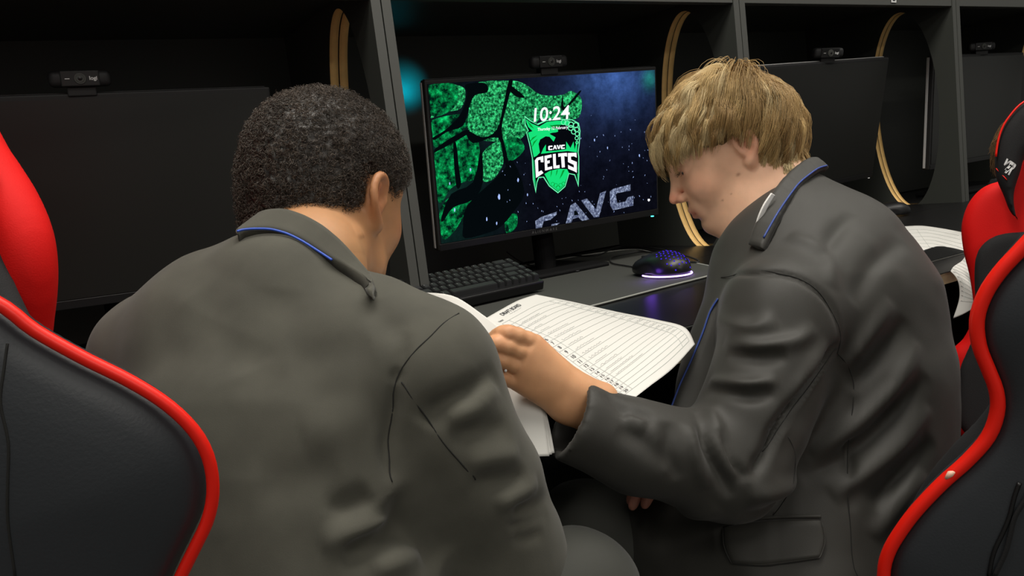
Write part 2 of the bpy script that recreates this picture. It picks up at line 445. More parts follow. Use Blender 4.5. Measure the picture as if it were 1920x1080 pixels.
for k in range(4):
    x = k*PITCH; w = PITCH-2*T2-.001; r = empty('gaming_booth', (x, YF, 0), names[k], 'booth')
    board(x-PITCH/2+.0013, x-PITCH/2+T2, 'side_panel', M['laminate'], r); board(x+PITCH/2-T2, x+PITCH/2-.0013, 'side_panel', M['laminate'], r)
    MB().box((x, YB-.012, (DZ+ZD)/2+.002), (w, .02, ZD-DZ-.004)).build('back_panel', M['laminate'], r)
    MB().box((x, YF+.0125, ZT+.0325), (w, .022, .065), bev=.001).build('fascia', M['edge'], r)
    MB().box((x, (YF+YB)/2, ZT+.05), (w, YB-YF-.05, .02)).build('canopy_board', M['laminate'], r)
    if k == 2:
        s = MB().box((x+.155, YF-.0005, ZT+.016), (.022, .001, .018)).build('sticker', M['white'], r)
        MB().box((x+.155, YF-.0013, ZT+.015), (.012, .0006, .008)).build('printed_code', M['ink'], s)
    w = PITCH-.001
    MB().box((x, (EDGE+YF)/2+.003, DZ-.014), (w, YF-EDGE-.008, .028)).box((x, (YF+YB)/2, DZ-.014), (w-2*T2, YB-YF, .028)).build('worktop', M['desk'], r)
    MB().box((x, EDGE+.0035, DZ-.014), (w, .007, .028), bev=.0025).build('front_edge', M['plastic'], r)
    MB().box((x, EDGE+.0012, DZ-.0005), (w, .0024, .0014)).build('edge_highlight', M['edge'], r)  # paler grey line put in as the light caught along the desk edge
    MB().box((x, EDGE+.014, DZ-.0385), (w, .018, .02)).build('edge_core', M['deskedge'], r)
    for sx in (-1, 1):
        MB().box((x+sx*(w/2-.05), -.3, (DZ-.05)/2), (.05, .05, DZ-.05)).build('leg', M['plastic2'], r)

# ================================================================ monitors
def rot3(rx, ry, rz): return Matrix.Rotation(rz, 3, 'Z') @ Matrix.Rotation(ry, 3, 'Y') @ Matrix.Rotation(rx, 3, 'X')
MW, MH = .6095, .3624
LX0, LX1, LY0, LY1 = -.2985, .2985, -.0085, -.3455     # the picture area of the screen
def monitor(x, y, z, tilt, yw, rl, label, on=False):
    r = empty('monitor', (0, 0, 0), label, 'monitor')
    # everything is built in the monitor's own space: x right, y back, z up, top centre of the glass at 0
    tf = Matrix.Translation((x, y, z)) @ rot3(tilt, rl, yw).to_4x4()
    MB().box((0, .012, -MH/2), (MW, .022, MH), bev=.003).build('casing', M['plastic2'], r, tf=tf)
    MB().box((0, .034, -MH/2-.01), (.36, .03, .24), bev=.012).build('rear_housing', M['plastic2'], r, tf=tf)
    MB().box((0, .0005, -MH+.008), (MW-.004, .003, .0155), bev=.001).build('lower_bezel', M['plastic'], r, tf=tf)
    for sx in (-1, 1):
        MB().box((sx*(MW/2+.0002), .019, -MH/2), (.0022, .008, MH-.01), bev=.0006).build('side_trim', M['silver'], r, tf=tf)
    MB().box((0, .019, .0008), (MW-.012, .008, .0018), bev=.0005).build('top_trim', M['silver' if x > 1.5 and x < 2.3 else 'plastic'], r, tf=tf)
    scr = MB().box((0, .0001, (LY0+LY1)/2), (LX1-LX0, .002, LY0-LY1)).build('screen', M['off'], r, tf=tf)
    if on: text_obj('maker_lettering', 'ALIENWARE', .0095, mat('dim_bezel_print', (88, 88, 88), .5), r, lambda a, b: tf @ Vector((a-.035, -.0012, -MH+.008+b)), space=1.45)
    MB().box((MW/2-.022, -.0012, -MH-.001), (.008, .003, .0022), bev=.0008).build('power_light', mat('teal_led', (10, 60, 60), .4, emit=(60, 255, 235), estr=6) if on else M['white'], r, tf=tf)
    # stand
    p = tf @ Vector((0, .06, -MH*.55))
    MB().cyl((p.x, p.y+.03, DZ+.012), (p.x, p.y+.03, p.z+.03), .026).build('stand_column', M['standblack'], r, smooth=False)
    MB().cyl((p.x, p.y+.035, p.z), (p.x, p.y-.03, p.z), .02).build('tilt_joint', M['standblack'], r)
    MB().box((p.x, p.y+.02, DZ+.007), (.23, .19, .013), bev=.005).build('stand_foot', M['standblack'], r)
    return r, tf, scr
MON = {}
MON[0] = monitor(-.0273, .0269, 1.1922, .13, -.0953, .0227, 'wide switched-off monitor left of the student with dark curly hair')
MON[1] = monitor(.906, 0, 1.19, .1358, -.0555, -.0064, 'lit monitor showing a green wallpaper, the time and a team crest', on=True)
MON[2] = monitor(1.8319, -.0349, 1.1829, .2367, .0389, -.0227, 'switched-off monitor behind the blond student, thin silver line along its top')
MON[3] = monitor(2.6999, .0056, 1.1937, .098, .0427, -.0037, 'switched-off monitor at the far right beyond the red headrest chair')

def webcam(x, label, tf, face):
    r = empty('webcam', tuple(tf @ Vector((x, 0, .02))), label, 'webcam', None)
    t = tf @ Matrix.Translation((x, .004, .0235)) @ Matrix.Rotation(face, 4, 'Z')
    MB().box((0, 0, 0), (.094, .024, .027), bev=.0095, seg=4).build('body', M['plastic2'], r, tf=t, smooth=True)
    MB().box((0, -.0125, 0), (.058, .004, .0255), bev=.0018).build('front_plate', M['plastic'], r, tf=t)
    MB().cyl((0, -.0147, 0), (0, -.0165, 0), .0095, .0088, n=28).cyl((0, -.0165, 0), (0, -.0172, 0), .0066, .006, n=28).build('lens_ring', M['edge'], r, tf=t)
    MB().sph((0, -.0158, 0), .0048, (1, .45, 1)).build('lens', M['desk'], r, tf=t, smooth=True)
    MB().box((-.019, -.0148, 0), (.007, .0006, .0012)).build('indicator', M['white'], r, tf=t)
    text_obj('maker_lettering', 'logi', .0085, M['white'], r, lambda a, b: t @ Vector((a+.0195, -.0149, b)), bold=.0002)
    MB().box((0, -.0035, -.0205), (.044, .006, .016), bev=.002).box((0, .016, -.02), (.036, .02, .02), bev=.003).build('clip', M['plastic2'], r, tf=t)
    return r
webcam(-.002, 'black webcam on the switched-off monitor at the far left', MON[0][1], .02)
webcam(.0, 'black webcam on top of the lit monitor', MON[1][1], -.02)
webcam(-.002, 'black webcam on the monitor just right of the blond student\'s head', MON[2][1], -.35)
webcam(.0, 'small webcam on the far right monitor, above the red headrest chair', MON[3][1], -.5)

tl = bpy.data.lights.new('monitor_back_light', 'SPOT'); tl.energy = 1.0; tl.color = (0, .75, 1); tl.shadow_soft_size = .01; tl.spot_size = radians(64); tl.spot_blend = 1
to = bpy.data.objects.new('monitor_back_light', tl); col.objects.link(to); bt_ = Vector(W(768, 160, 2.04)); lp_ = bt_+Vector((.03, -.11, .0)); to.location = lp_
to.rotation_euler = (bt_-lp_).to_track_quat('-Z', 'Y').to_euler()
# ---------------------------------------------------------------- what the lit screen shows
root1, TF1, scr1 = MON[1]
_q = [(806.7, 151), (1225.6, 129.6), (1232.6, 389), (831.8, 456)]; _u4 = [(0, 1), (1, 1), (1, 0), (0, 0)]
_A = []; _b = []
for (x, y), (u, v) in zip(_q, _u4):
    _A += [[x, y, 1, 0, 0, 0, -u*x, -u*y], [0, 0, 0, x, y, 1, -v*x, -v*y]]; _b += [u, v]
_H = np.append(np.linalg.solve(np.array(_A), np.array(_b)), 1).reshape(3, 3)
def scr_uv(x, y):
    w = _H @ np.array([x, y, 1.]); return w[0]/w[2], w[1]/w[2]
def on_screen(u, v, lift): return TF1 @ Vector((LX0+(LX1-LX0)*u, -.0011-lift, LY1+(LY0-LY1)*v))
def emis(name, rgb, st=1., tex=None, rgb2=None, sc=(60, 60, 60), lo=.4, hi=.6, kind='noise'):
    m = bpy.data.materials.new(name); m.use_nodes = True; nt = m.node_tree; nt.nodes.clear()
    o = nt.nodes.new('ShaderNodeOutputMaterial'); e = nt.nodes.new('ShaderNodeEmission')
    e.inputs['Color'].default_value = (*s2l(rgb), 1); e.inputs['Strength'].default_value = st
    if tex:
        tc = nt.nodes.new('ShaderNodeTexCoord'); mp = nt.nodes.new('ShaderNodeMapping'); mp.inputs['Scale'].default_value = sc
        nt.links.new(tc.outputs['Object'], mp.inputs['Vector'])
        t = nt.nodes.new('ShaderNodeTexNoise'); t.inputs['Scale'].default_value = 1; t.inputs['Detail'].default_value = 5; t.inputs['Roughness'].default_value = .7
        nt.links.new(mp.outputs[0], t.inputs['Vector'])
        r = nt.nodes.new('ShaderNodeValToRGB'); r.color_ramp.elements[0].position = lo; r.color_ramp.elements[1].position = hi
        r.color_ramp.elements[0].color = (*s2l(rgb), 1); r.color_ramp.elements[1].color = (*s2l(rgb2), 1)
        if tex == 2:
            el = r.color_ramp.elements.new((lo+hi)/2); el.color = (*[(a+b)/2*.55 for a, b in zip(s2l(rgb), s2l(rgb2))], 1)
        nt.links.new(t.outputs['Fac'], r.inputs['Fac']); nt.links.new(r.outputs['Color'], e.inputs['Color'])
    nt.links.new(e.outputs[0], o.inputs[0]); return m
# wallpaper base: near-black blue with a cold blue glow in the upper right of the picture
bm_ = bpy.data.materials.new('wallpaper_picture'); bm_.use_nodes = True; nt = bm_.node_tree; nt.nodes.clear()
out = nt.nodes.new('ShaderNodeOutputMaterial'); em = nt.nodes.new('ShaderNodeEmission'); nt.links.new(em.outputs[0], out.inputs[0])
at = nt.nodes.new('ShaderNodeAttribute'); at.attribute_name = 'tint'
tc = nt.nodes.new('ShaderNodeTexCoord'); ns = nt.nodes.new('ShaderNodeTexNoise'); ns.inputs['Scale'].default_value = 28; ns.inputs['Detail'].default_value = 8; ns.inputs['Roughness'].default_value = .75
nt.links.new(tc.outputs['Object'], ns.inputs['Vector'])
mr = nt.nodes.new('ShaderNodeMapRange'); mr.inputs['From Min'].default_value = .38; mr.inputs['From Max'].default_value = .68; mr.inputs['To Min'].default_value = .6; mr.inputs['To Max'].default_value = 1.3
nt.links.new(ns.outputs['Fac'], mr.inputs['Value']); vm = nt.nodes.new('ShaderNodeVectorMath'); vm.operation = 'SCALE'
nt.links.new(at.outputs['Color'], vm.inputs[0]); nt.links.new(mr.outputs[0], vm.inputs['Scale']); nt.links.new(vm.outputs[0], em.inputs['Color']); em.inputs['Strength'].default_value = 1.
gn, gm = 80, 50; U, Vv = np.meshgrid(np.linspace(0, 1, gn), np.linspace(0, 1, gm), indexing='ij'); U = U.ravel(); Vv = Vv.ravel()
base = np.array(s2l((10, 11, 20)))[None]*np.ones((len(U), 1))
g1 = np.exp(-(((U-.80)/.16)**2+((Vv-1.0)/.22)**2)); g2 = np.exp(-(((U-.72)/.35)**2+((Vv-.85)/.38)**2)); g3 = np.exp(-(((U-.97)/.03)**2+((Vv-.94)/.06)**2)); g4 = np.exp(-((U/.2)**2+((Vv-.35)/.5)**2))
base = base+g1[:, None]*np.array(s2l((56, 88, 150)))+g2[:, None]*np.array(s2l((20, 28, 52)))+g3[:, None]*np.array(s2l((10, 120, 90)))+g4[:, None]*np.array(s2l((6, 40, 30)))
Vg = np.array([on_screen(u, v, .0002)[:] for u, v in zip(U, Vv)])
I, J = np.meshgrid(np.arange(gn-1), np.arange(gm-1), indexing='ij'); Fg = np.stack([I*gm+J, (I+1)*gm+J, (I+1)*gm+J+1, I*gm+J+1], -1).reshape(-1, 4)
wall = link(npmesh('wallpaper', Vg, Fg, tint=base), 'wallpaper', bm_, scr1)
lift = [.0003]
def shape(name, pts, m, crop='z1', parent=scr1, smooth=0, sub=False):
    """outline in photograph pixels laid on the glass"""
    if crop == 'z1': P2 = [(780+x/2.7, 90+y/2.7) for x, y in pts]
    else: P2 = [(960+x/4.906, 160+y/4.906) for x, y in pts]
    if smooth: P2 = catmull(P2, smooth, closed=True)
    lift[0] += .00002
    uvs = [scr_uv(*p) for p in P2]; uvs = [(min(max(u, .001), .999), min(max(v, .001), .999)) for u, v in uvs]
    tri = tessellate_polygon([[Vector((u*1.77, v, 0)) for u, v in uvs]])
    me = bpy.data.meshes.new(name); me.from_pydata([tuple(on_screen(u, v, lift[0])) for u, v in uvs], [], [tuple(t) for t in tri])
    return link(me, name, m, parent)
def multi(name, polys, m, crop='z1', smooth=0):
    obs = [shape(name, p, m, crop, smooth=smooth) for p in polys]
    bm = bmesh.new()
    for o in obs: bm.from_mesh(o.data)
    me = bpy.data.meshes.new(name); bm.to_mesh(me); bm.free()
    for o in obs: bpy.data.objects.remove(o)
    return link(me, name, m, scr1)
E_G = emis('bright_leaf_green', (0, 52, 28), 1., 2, (70, 250, 150), (170, 130, 170), .40, .64)
E_G2 = emis('deep_leaf_green', (2, 26, 20), 1., 2, (20, 225, 120), (70, 110, 70), .40, .70)
E_DK = emis('branch_black', (4, 9, 12)); E_GR = emis('crest_green', (22, 226, 122)); E_GL = emis('crest_light_green', (110, 250, 180))
E_GD = emis('crest_shadow_green', (10, 150, 50)); E_BK = emis('crest_black', (6, 8, 14)); E_W = emis('white_light', (250, 250, 255), 1.1)
E_IC = emis('frosted_lettering', (58, 66, 100), 1., 2, (190, 205, 240), (170, 170, 170), .38, .66); E_SP = emis('snow_glint', (170, 195, 255), 1.)
multi('wallpaper_leaf_light', [
 [(300, 170), (480, 152), (560, 170), (640, 225), (745, 228), (790, 208), (838, 240), (843, 300), (820, 348), (740, 350), (640, 350), (600, 395), (560, 430), (480, 520), (470, 560), (440, 470), (350, 455), (275, 400), (280, 300)],
 [(350, 520), (440, 460), (455, 560), (430, 620), (395, 660), (345, 655)],
 [(90, 340), (150, 310), (240, 290), (262, 200), (215, 170), (140, 165), (200, 240), (190, 290), (100, 320)]], E_G, smooth=4)
multi('wallpaper_leaf_dark', [
 [(80, 170), (205, 165), (225, 230), (190, 300), (95, 330), (82, 240)],
 [(95, 350), (250, 320), (270, 380), (200, 440), (110, 490), (96, 420)],
 [(105, 520), (250, 430), (330, 470), (320, 640), (250, 670), (190, 700), (130, 780), (112, 640)],
 [(135, 800), (260, 700), (300, 760), (250, 850), (200, 930), (145, 960)],
 [(465, 850), (520, 835), (520, 900), (470, 935)], [(440, 470), (520, 440), (560, 500), (500, 560), (460, 540)]], E_G2, smooth=4)
multi('wallpaper_branch', [
 [(480, 152), (500, 155), (470, 280), (445, 400), (470, 520), (480, 600), (455, 560), (425, 440), (300, 470), (265, 400), (350, 440), (420, 400), (450, 290)],
 [(262, 170), (330, 160), (370, 170), (372, 210), (310, 225), (280, 290), (250, 380), (170, 410), (110, 450), (95, 440), (160, 400), (230, 330), (262, 260), (270, 210)],
 [(480, 170), (560, 235), (520, 235), (482, 200)], [(740, 290), (752, 225), (758, 290), (830, 210), (835, 220), (765, 300)],
 [(140, 850), (190, 730), (300, 670), (340, 500), (350, 670), (300, 760), (200, 800), (150, 870)],
 [(250, 900), (270, 790), (400, 665), (460, 600), (500, 560), (560, 720), (500, 830), (440, 900), (380, 930), (260, 960)],
 [(200, 480), (215, 470), (230, 600), (240, 680), (215, 690)], [(270, 400), (190, 440), (105, 500), (108, 515), (270, 425)]], E_DK, smooth=3)
# snow glints
sp = []
rs = random.Random(3)
for i in range(150):
    x = rs.uniform(430, 1205); y = rs.uniform(330, 930)
    if x < 600 and y < 560 or (y > 800 and x < 480): continue
    w = rs.uniform(1, 2.6); h = rs.uniform(2, 11); k = rs.uniform(-4, 4)
    yb = 990-(x-140)*.166
    if y+h > yb-6: continue
    sp.append([(x, y), (x+w*.6, y+h*.2), (x+w+k*.5, y+h*.6), (x+k, y+h), (x+k*.4-w*.3, y+h*.5)])
for x, y, s in ((430, 745, 14), (368, 860, 9), (418, 882, 8), (525, 660, 10), (572, 735, 7), (285, 605, 9), (205, 812, 9), (1128, 538, 7), (970, 498, 6), (180, 676, 7), (905, 458, 7)):
    sp.append([(x+s*.42*cos(t)+s*.1*rs.uniform(-1, 1), y+s*1.05*sin(t)+s*.15*rs.uniform(-1, 1)) for t in [2*pi*i/10 for i in range(10)]])
multi('wallpaper_snow', sp, E_SP)
# CAVC in big frosted letters, climbing to the right (each letter as blocks)
multi('wallpaper_lettering', [
 [(612, 870), (640, 850), (720, 822), (718, 838), (690, 862), (655, 872), (645, 905), (615, 908)], [(695, 885), (735, 880), (722, 893), (693, 898)],
 [(765, 885), (788, 790), (812, 775), (882, 862), (845, 870), (828, 852), (800, 860), (792, 880)],
 [(840, 765), (870, 755), (915, 810), (935, 728), (965, 716), (930, 850), (905, 852)],
 [(983, 720), (1000, 706), (1085, 684), (1085, 716), (1020, 728), (1012, 735), (1020, 778), (1060, 772), (1072, 750), (1100, 742), (1100, 792), (1000, 816), (985, 790)]], E_IC)
MB_ = multi('wallpaper_lettering_gap', [[(806, 820), (816, 816), (830, 838), (806, 842)]], E_DK)
# crest
CR = 'z2'
shape('crest_outline', [(128, 258), (180, 300), (240, 335), (320, 300), (420, 290), (560, 296), (620, 330), (634, 400), (628, 520), (618, 600), (624, 640), (626, 800), (620, 922), (582, 812), (534, 800), (515, 870), (500, 920), (434, 980), (352, 915), (300, 832), (262, 835), (245, 880), (232, 978), (205, 850), (196, 650), (170, 520), (142, 410), (158, 400), (130, 340)], E_GL, CR)
shape('crest_body', [(133, 275), (180, 310), (250, 345), (325, 310), (420, 298), (555, 304), (612, 336), (626, 400), (620, 520), (610, 600), (616, 640), (618, 800), (614, 890), (588, 804), (530, 792), (508, 866), (494, 914), (434, 968), (358, 908), (306, 824), (256, 827), (240, 870), (230, 940), (212, 850), (204, 650), (178, 520), (150, 412), (166, 398), (138, 336)], E_BK, CR)
multi('crest_dragon', [
 [(140, 290), (190, 330), (260, 360), (330, 318), (420, 306), (545, 312), (520, 345), (420, 345), (360, 350), (380, 372), (430, 385), (432, 412), (380, 418), (355, 425), (410, 460), (392, 500), (355, 455), (320, 450), (270, 480), (256, 520), (268, 600), (240, 630), (212, 645), (188, 520), (158, 414), (200, 402), (160, 360), (145, 320)],
 [(278, 612), (300, 560), (325, 522), (322, 590), (400, 585), (500, 572), (506, 500), (545, 560), (572, 500), (582, 575), (608, 470), (604, 600), (520, 588), (400, 598)],
 [(310, 800), (360, 770), (440, 752), (515, 755), (532, 790), (505, 860), (490, 910), (434, 960), (362, 905), (335, 850)],
 [(210, 660), (222, 700), (226, 830), (232, 930), (215, 850)], [(606, 800), (616, 700), (612, 880)]], E_GR, CR)
multi('crest_mane_stroke', [[(148, 300), (190, 345), (215, 380), (180, 360)], [(170, 510), (200, 460), (245, 440), (200, 480)], [(190, 560), (210, 500), (250, 470), (215, 520)],
 [(350, 345), (400, 352), (455, 350), (430, 372), (385, 368)], [(364, 832), (370, 770), (380, 765), (376, 800)], [(412, 820), (420, 765), (432, 760), (424, 795)], [(445, 850), (475, 765), (496, 760), (470, 815)]], E_GD, CR)
multi('crest_jaw_shadow', [[(357, 430), (420, 412), (470, 395), (560, 400), (585, 450), (560, 520), (540, 540), (505, 490), (505, 570), (322, 588), (322, 520), (290, 560), (268, 605), (258, 520), (280, 480), (320, 455), (352, 462), (390, 502), (412, 462)]], E_BK, CR)
# knotwork ring chains along the upper right side and at the foot
def ring(cx, cy, r1, r2, n=22):
    o = [(cx+r1*cos(2*pi*i/n), cy+r1*1.05*sin(2*pi*i/n)) for i in range(n+1)]
    i_ = [(cx+r2*cos(2*pi*i/n), cy+r2*1.05*sin(2*pi*i/n)) for i in range(n, -1, -1)]
    return o+i_
multi('crest_knotwork', [ring(*c) for c in ((480, 322, 24, 17), (512, 330, 24, 17), (548, 345, 27, 19), (590, 350, 26, 18), (545, 375, 26, 18), (598, 390, 24, 17), (572, 410, 24, 17), (604, 430, 22, 15), (600, 470, 18, 12), (602, 510, 14, 9))], E_GL, CR)
multi('crest_foot_knotwork', [ring(*c) for c in ((385, 895, 19, 15), (412, 905, 19, 15), (434, 925, 19, 15), (456, 905, 19, 15), (482, 890, 17, 13))], E_GD, CR)
# CELTS on a dark arched band
multi('crest_band', [[(212, 655), (240, 632), (330, 606), (430, 594), (520, 592), (610, 604), (612, 800), (520, 756), (440, 752), (360, 766), (300, 800), (225, 850)]], E_BK, CR)
multi('crest_word', [
 [(222, 672), (240, 648), (298, 632), (300, 690), (276, 690), (272, 665), (250, 672), (254, 780), (282, 765), (300, 790), (232, 836)],
 [(308, 632), (372, 618), (374, 645), (332, 655), (332, 678), (356, 672), (356, 698), (334, 704), (336, 738), (378, 728), (380, 752), (314, 768)],
 [(384, 616), (410, 612), (414, 722), (446, 716), (446, 745), (390, 750)],
 [(432, 610), (512, 604), (514, 640), (488, 634), (494, 738), (466, 742), (458, 636), (434, 642)],
 [(520, 606), (598, 604), (600, 650), (574, 636), (548, 640), (550, 668), (602, 690), (602, 790), (580, 776), (524, 752), (522, 716), (548, 730), (576, 742), (574, 716), (522, 690)]], E_W, CR)
multi('crest_small_word', [
 [(342, 545), (350, 538), (380, 536), (380, 548), (356, 550), (356, 568), (380, 565), (380, 577), (348, 580), (342, 572)],
 [(384, 575), (396, 534), (408, 533), (422, 570), (410, 571), (406, 562), (396, 563), (394, 574)],
 [(418, 532), (430, 532), (438, 555), (444, 531), (456, 530), (444, 568), (432, 569)],
 [(456, 536), (464, 530), (492, 528), (492, 540), (470, 542), (470, 558), (492, 555), (492, 566), (462, 569), (456, 562)]], E_W, CR)
def px_text(name, s, p0, p1, hpx, bold=0., space=1.):
    """lettering whose baseline centre line runs from p0 to p1 in the photograph"""
    V, Fc = text_data(s, 1., bold, 0, space); w = V[:, 0].max()-V[:, 0].min(); h = V[:, 1].max()-V[:, 1].min(); cx = (V[:, 0].max()+V[:, 0].min())/2; cy = (V[:, 1].max()+V[:, 1].min())/2
    p0 = np.array(p0, float); p1 = np.array(p1, float); lift[0] += .0001; vs = []
    for v in V:
        t = (v[0]-cx)/w+.5; q = p0+(p1-p0)*t; q = q+np.array([.06, -1.])*(v[1]-cy)/h*hpx
        u_, v_ = scr_uv(*q); vs.append(tuple(on_screen(u_, v_, lift[0])))
    me = bpy.data.meshes.new(name); me.from_pydata(vs, [], Fc); return link(me, name, E_W, scr1)
px_text('clock_text', '10:24', (1003.5, 211.5), (1069, 206.5), 26.5, bold=.012)
px_text('date_text', 'Thursday 12 February', (1009.5, 239.5), (1066, 235.5), 7.6, bold=.015)
multi('network_icon', [[(1170, 758), (1180, 758), (1181, 766), (1175, 772), (1169, 766)]], E_W)

# ================================================================ keyboard, mat, mouse, cables
def keyboard(org, ang, label, tilt=5, scale=1., D=.125):
    """org = front right corner on the desk"""
    X = Vector((cos(ang), sin(ang), 0)); Y = Vector((-sin(ang), cos(ang), 0)); o = Vector(org)
    r = empty('keyboard', org, label, 'keyboard')
    rot = Matrix((X, Y, Vector((0, 0, 1)))).transposed()
    u = .0186*scale; Wd = 16.4*u; ct, st_ = cos(radians(tilt)), sin(radians(tilt)); Yt = Y*ct+Vector((0, 0, st_)); Nt = Vector((0, 0, ct))-Y*st_; ky = (D-.012)/5
    def pt(x, y, z): return o-X*(Wd-x)+Yt*y+Nt*z
    rx = rot @ Matrix.Rotation(radians(tilt), 3, 'X')
    for fx in (.03, Wd-.03): MB().box(o-X*(Wd-fx)+Y*(D*ct-.018)+Vector((0, 0, (D-.018)*st_/2)), (.02, .012, (D-.018)*st_+.006), rot).build('rear_foot', M['plastic'], r)
    MB().box(pt(Wd/2, D/2, .012), (Wd, D, .02), rx, bev=.003).build('case', M['keyside'], r)
    MB().box(pt(Wd/2, .0035, .0185), (Wd, .004, .0016), rx, bev=.0006).build('front_trim', M['edge'], r)
    rows = [[1]*13+[2, 1], [1.5]+[1]*12+[1.5, 1], [1.75]+[1]*11+[2.25, 1], [2.25]+[1]*10+[1.75, 1, 1], [1.25, 1.25, 1.25, 6.25, 1, 1, 1, 1, 1, 1]]
    kp = {}
    for j, row in enumerate(rows):
        x = .2*u; y = D-.003-(j+.5)*ky
        for kw in row:
            w = kw*u-.0022
            if kw not in kp:
                b = bmesh.new(); bmesh.ops.create_cube(b, size=1)
                for v in b.verts:
                    t = .82 if v.co.z > 0 else 1
                    v.co = Vector((v.co.x*(w-(0 if t == 1 else .0035)), v.co.y*(ky-.0022)*(t), v.co.z*.012))
                bmesh.ops.bevel(b, geom=b.edges[:], offset=.0011, segments=2, affect='EDGES')
                me = bpy.data.meshes.new('key'); b.to_mesh(me); b.free(); me.materials.append(M['key']); kp[kw] = me
            k = bpy.data.objects.new('key', kp[kw]); col.objects.link(k)
            k.parent = r; k.matrix_parent_inverse = parent_world(r).inverted(); k.matrix_basis = Matrix.Translation(pt(x+kw*u/2, y, .0268)) @ rx.to_4x4()
            x += kw*u
    # pale legends on a handful of keys
    leg = MB(); rr = random.Random(5)
    for j, row in enumerate(rows):
        x = .2*u; y = D-.003-(j+.5)*ky
        for kw in row:
            if kw < 2: leg.box(pt(x+u*.36, y+ky*(.12 if j < 4 else -.1), 0.0330), (.0022, .0022, .0003), rx)
            x += kw*u
    leg.build('key_legends', mat('key_print', (105, 105, 105), .6), r)
    return r
kbp = Zp(1019, 543.5, DZ+.006)
kang = atan2(*(Zp(1019, 543.5, DZ+.004)-Zp(872, 577, DZ+.004))[[1, 0]])
keyboard(tuple(kbp)[:2]+(DZ+.0045,), kang, 'compact black keyboard on the desk below the lit monitor', tilt=19, scale=.93, D=.118)
keyboard((2.80, -.22, DZ+.002), 0, 'black keyboard under the far right monitor', tilt=8)
def flat_sheet(name, pts, z, th, m, parent=None):
    return MB().poly([(p[0], p[1]) for p in pts], th, (0, 0, z), (1, 0, 0), (0, 1, 0)).build(name, m, parent)
# desk mat
mp_ = [Zp(*q, DZ)[:2] for q in ((880, 634), (1000, 604), (1118, 575), (1240, 543), (1330, 520), (1352, 513), (1354, 508), (1342, 504), (1310, 497), (1250, 484), (1190, 470), (1100, 480), (985, 500), (900, 512))]
mp_ = [np.array(p) for p in mp_]
dm = empty('desk_mat', (*mp_[4], DZ), 'dark grey cloth desk mat with a pale stitched edge under the mouse', 'mat')
flat_sheet('cloth', mp_, DZ+.0002, .003, M['mat'], dm)
edge = [np.array([*p, DZ+.003]) for p in mp_]
tube('stitched_edge', catmull(edge, 6, closed=True), .0018, M['matedge'], dm, n=6, closed=True)

def mouse(c, ang, L, label, glow=False, holes=False):
    X = np.array([cos(ang), sin(ang), 0]); Y = np.array([-sin(ang), cos(ang), 0]); Zv = np.array([0, 0, 1.]); c = np.array(c, float)
    r = empty('computer_mouse', tuple(c), label, 'mouse')
    k = L/.126
    def q(a, b, z): return c+k*(X*a+Y*b+Zv*z)
    S = SDF(); ax = np.array([X, Y, Zv])
    S.ell(q(.012, 0, .012), (.05*k, .033*k, .028*k), ax, k=.0)
    S.ell(q(-.025, 0, .010), (.042*k, .029*k, .020*k), ax, k=.018)
    S.add(lambda p: -(p[..., 2]-(c[2]+.004*k)), c-.1, c+.1, .002, 'i')
    for sy in (-1, 1): S.ell(q(.0, sy*.044, .010), (.035*k, .015*k, .02*k), ax, k=.006, op='s')
    V, Q = S.mesh(.0022, 2); shell = link(npmesh('shell', V, Q), 'shell', M['plastic'] if not holes else M['keyside'], r)
    MB().cyl(tuple(q(-.045, 0, .019)), tuple(q(-.045, .0001, .019)), .001).box(tuple(q(-.04, 0, .026)), (.022*k, .007*k, .01*k), Matrix((Vector(X), Vector(Y), Vector(Zv))).transposed(), bev=.003).build('scroll_wheel', M['plastic2'], r)
    if holes:
        mb = MB(); gm = emis('violet_glow', (70, 45, 230), .9)
        N = normals(V, Q)
        for i in range(9):
            for j in range(7):
                a = .058-i*.0062; b = (j-3)*.0068+(i % 2)*.0034
                if a < .01: continue
                p = q(a, b, .03); d = np.linalg.norm((V-p)[:, :2], axis=1)+np.where(V[:, 2] < c[2]+.012*k, 1, 0); ii = d.argmin()
                if d[ii] > .003: continue
                n_ = Vector(N[ii]); pp = Vector(V[ii])+n_*.0002
                mb.cyl(pp, pp+n_*.0006, .0017, n=6)
        mb.build('glowing_vents', gm, r)
    if glow:
        ring_ = [q(.012+.0505*cos(t)*(1 if cos(t) > 0 else 1.1), .0335*sin(t), .0035) for t in np.linspace(-pi*.62, pi*.62, 40)]
        tube('light_strip', ring_, .0016, emis('violet_strip', (190, 150, 255), 5), r, n=6)
        ld = bpy.data.lights.new('mouse_glow', 'POINT'); ld.energy = .03; ld.color = (.25, .08, 1); ld.shadow_soft_size = .01
        lo_ = bpy.data.objects.new('mouse_glow', ld); col.objects.link(lo_); lo_.location = tuple(q(.03, -.045, .012))
    return r, q
mc = (Zp(1197, 512, DZ+.005)+Zp(1289, 517, DZ+.005))/2; mdir = Zp(1289, 516, DZ+.005)-Zp(1195, 508, DZ+.005)
ms, mq = mouse((mc[0], mc[1], DZ+.0035), atan2(mdir[1], mdir[0]), min(np.linalg.norm(mdir), .16), 'black gaming mouse with violet glowing rim on the desk mat', True, True)
def cable(name, pts, r, label, cat='cable', z=DZ+.006, parent=None):
    P3 = [Zp(p[0], p[1], p[2] if len(p) > 2 else z) for p in pts]
    o = tube(name, catmull(P3, 10), r, M['plastic2'], parent, n=8)
    if parent is None: tag(o, label, cat)
    return o
cable('mouse_cable', [(1196, 502), (1172, 498), (1150, 494), (1144, 488), (1152, 481), (1180, 475), (1205, 472), (1235, 476), (1262, 486), (1290, 491), (1309, 491), (1306, 487), (1280, 478), (1250, 470)], .0018, 'thin black cable looping behind the glowing mouse')
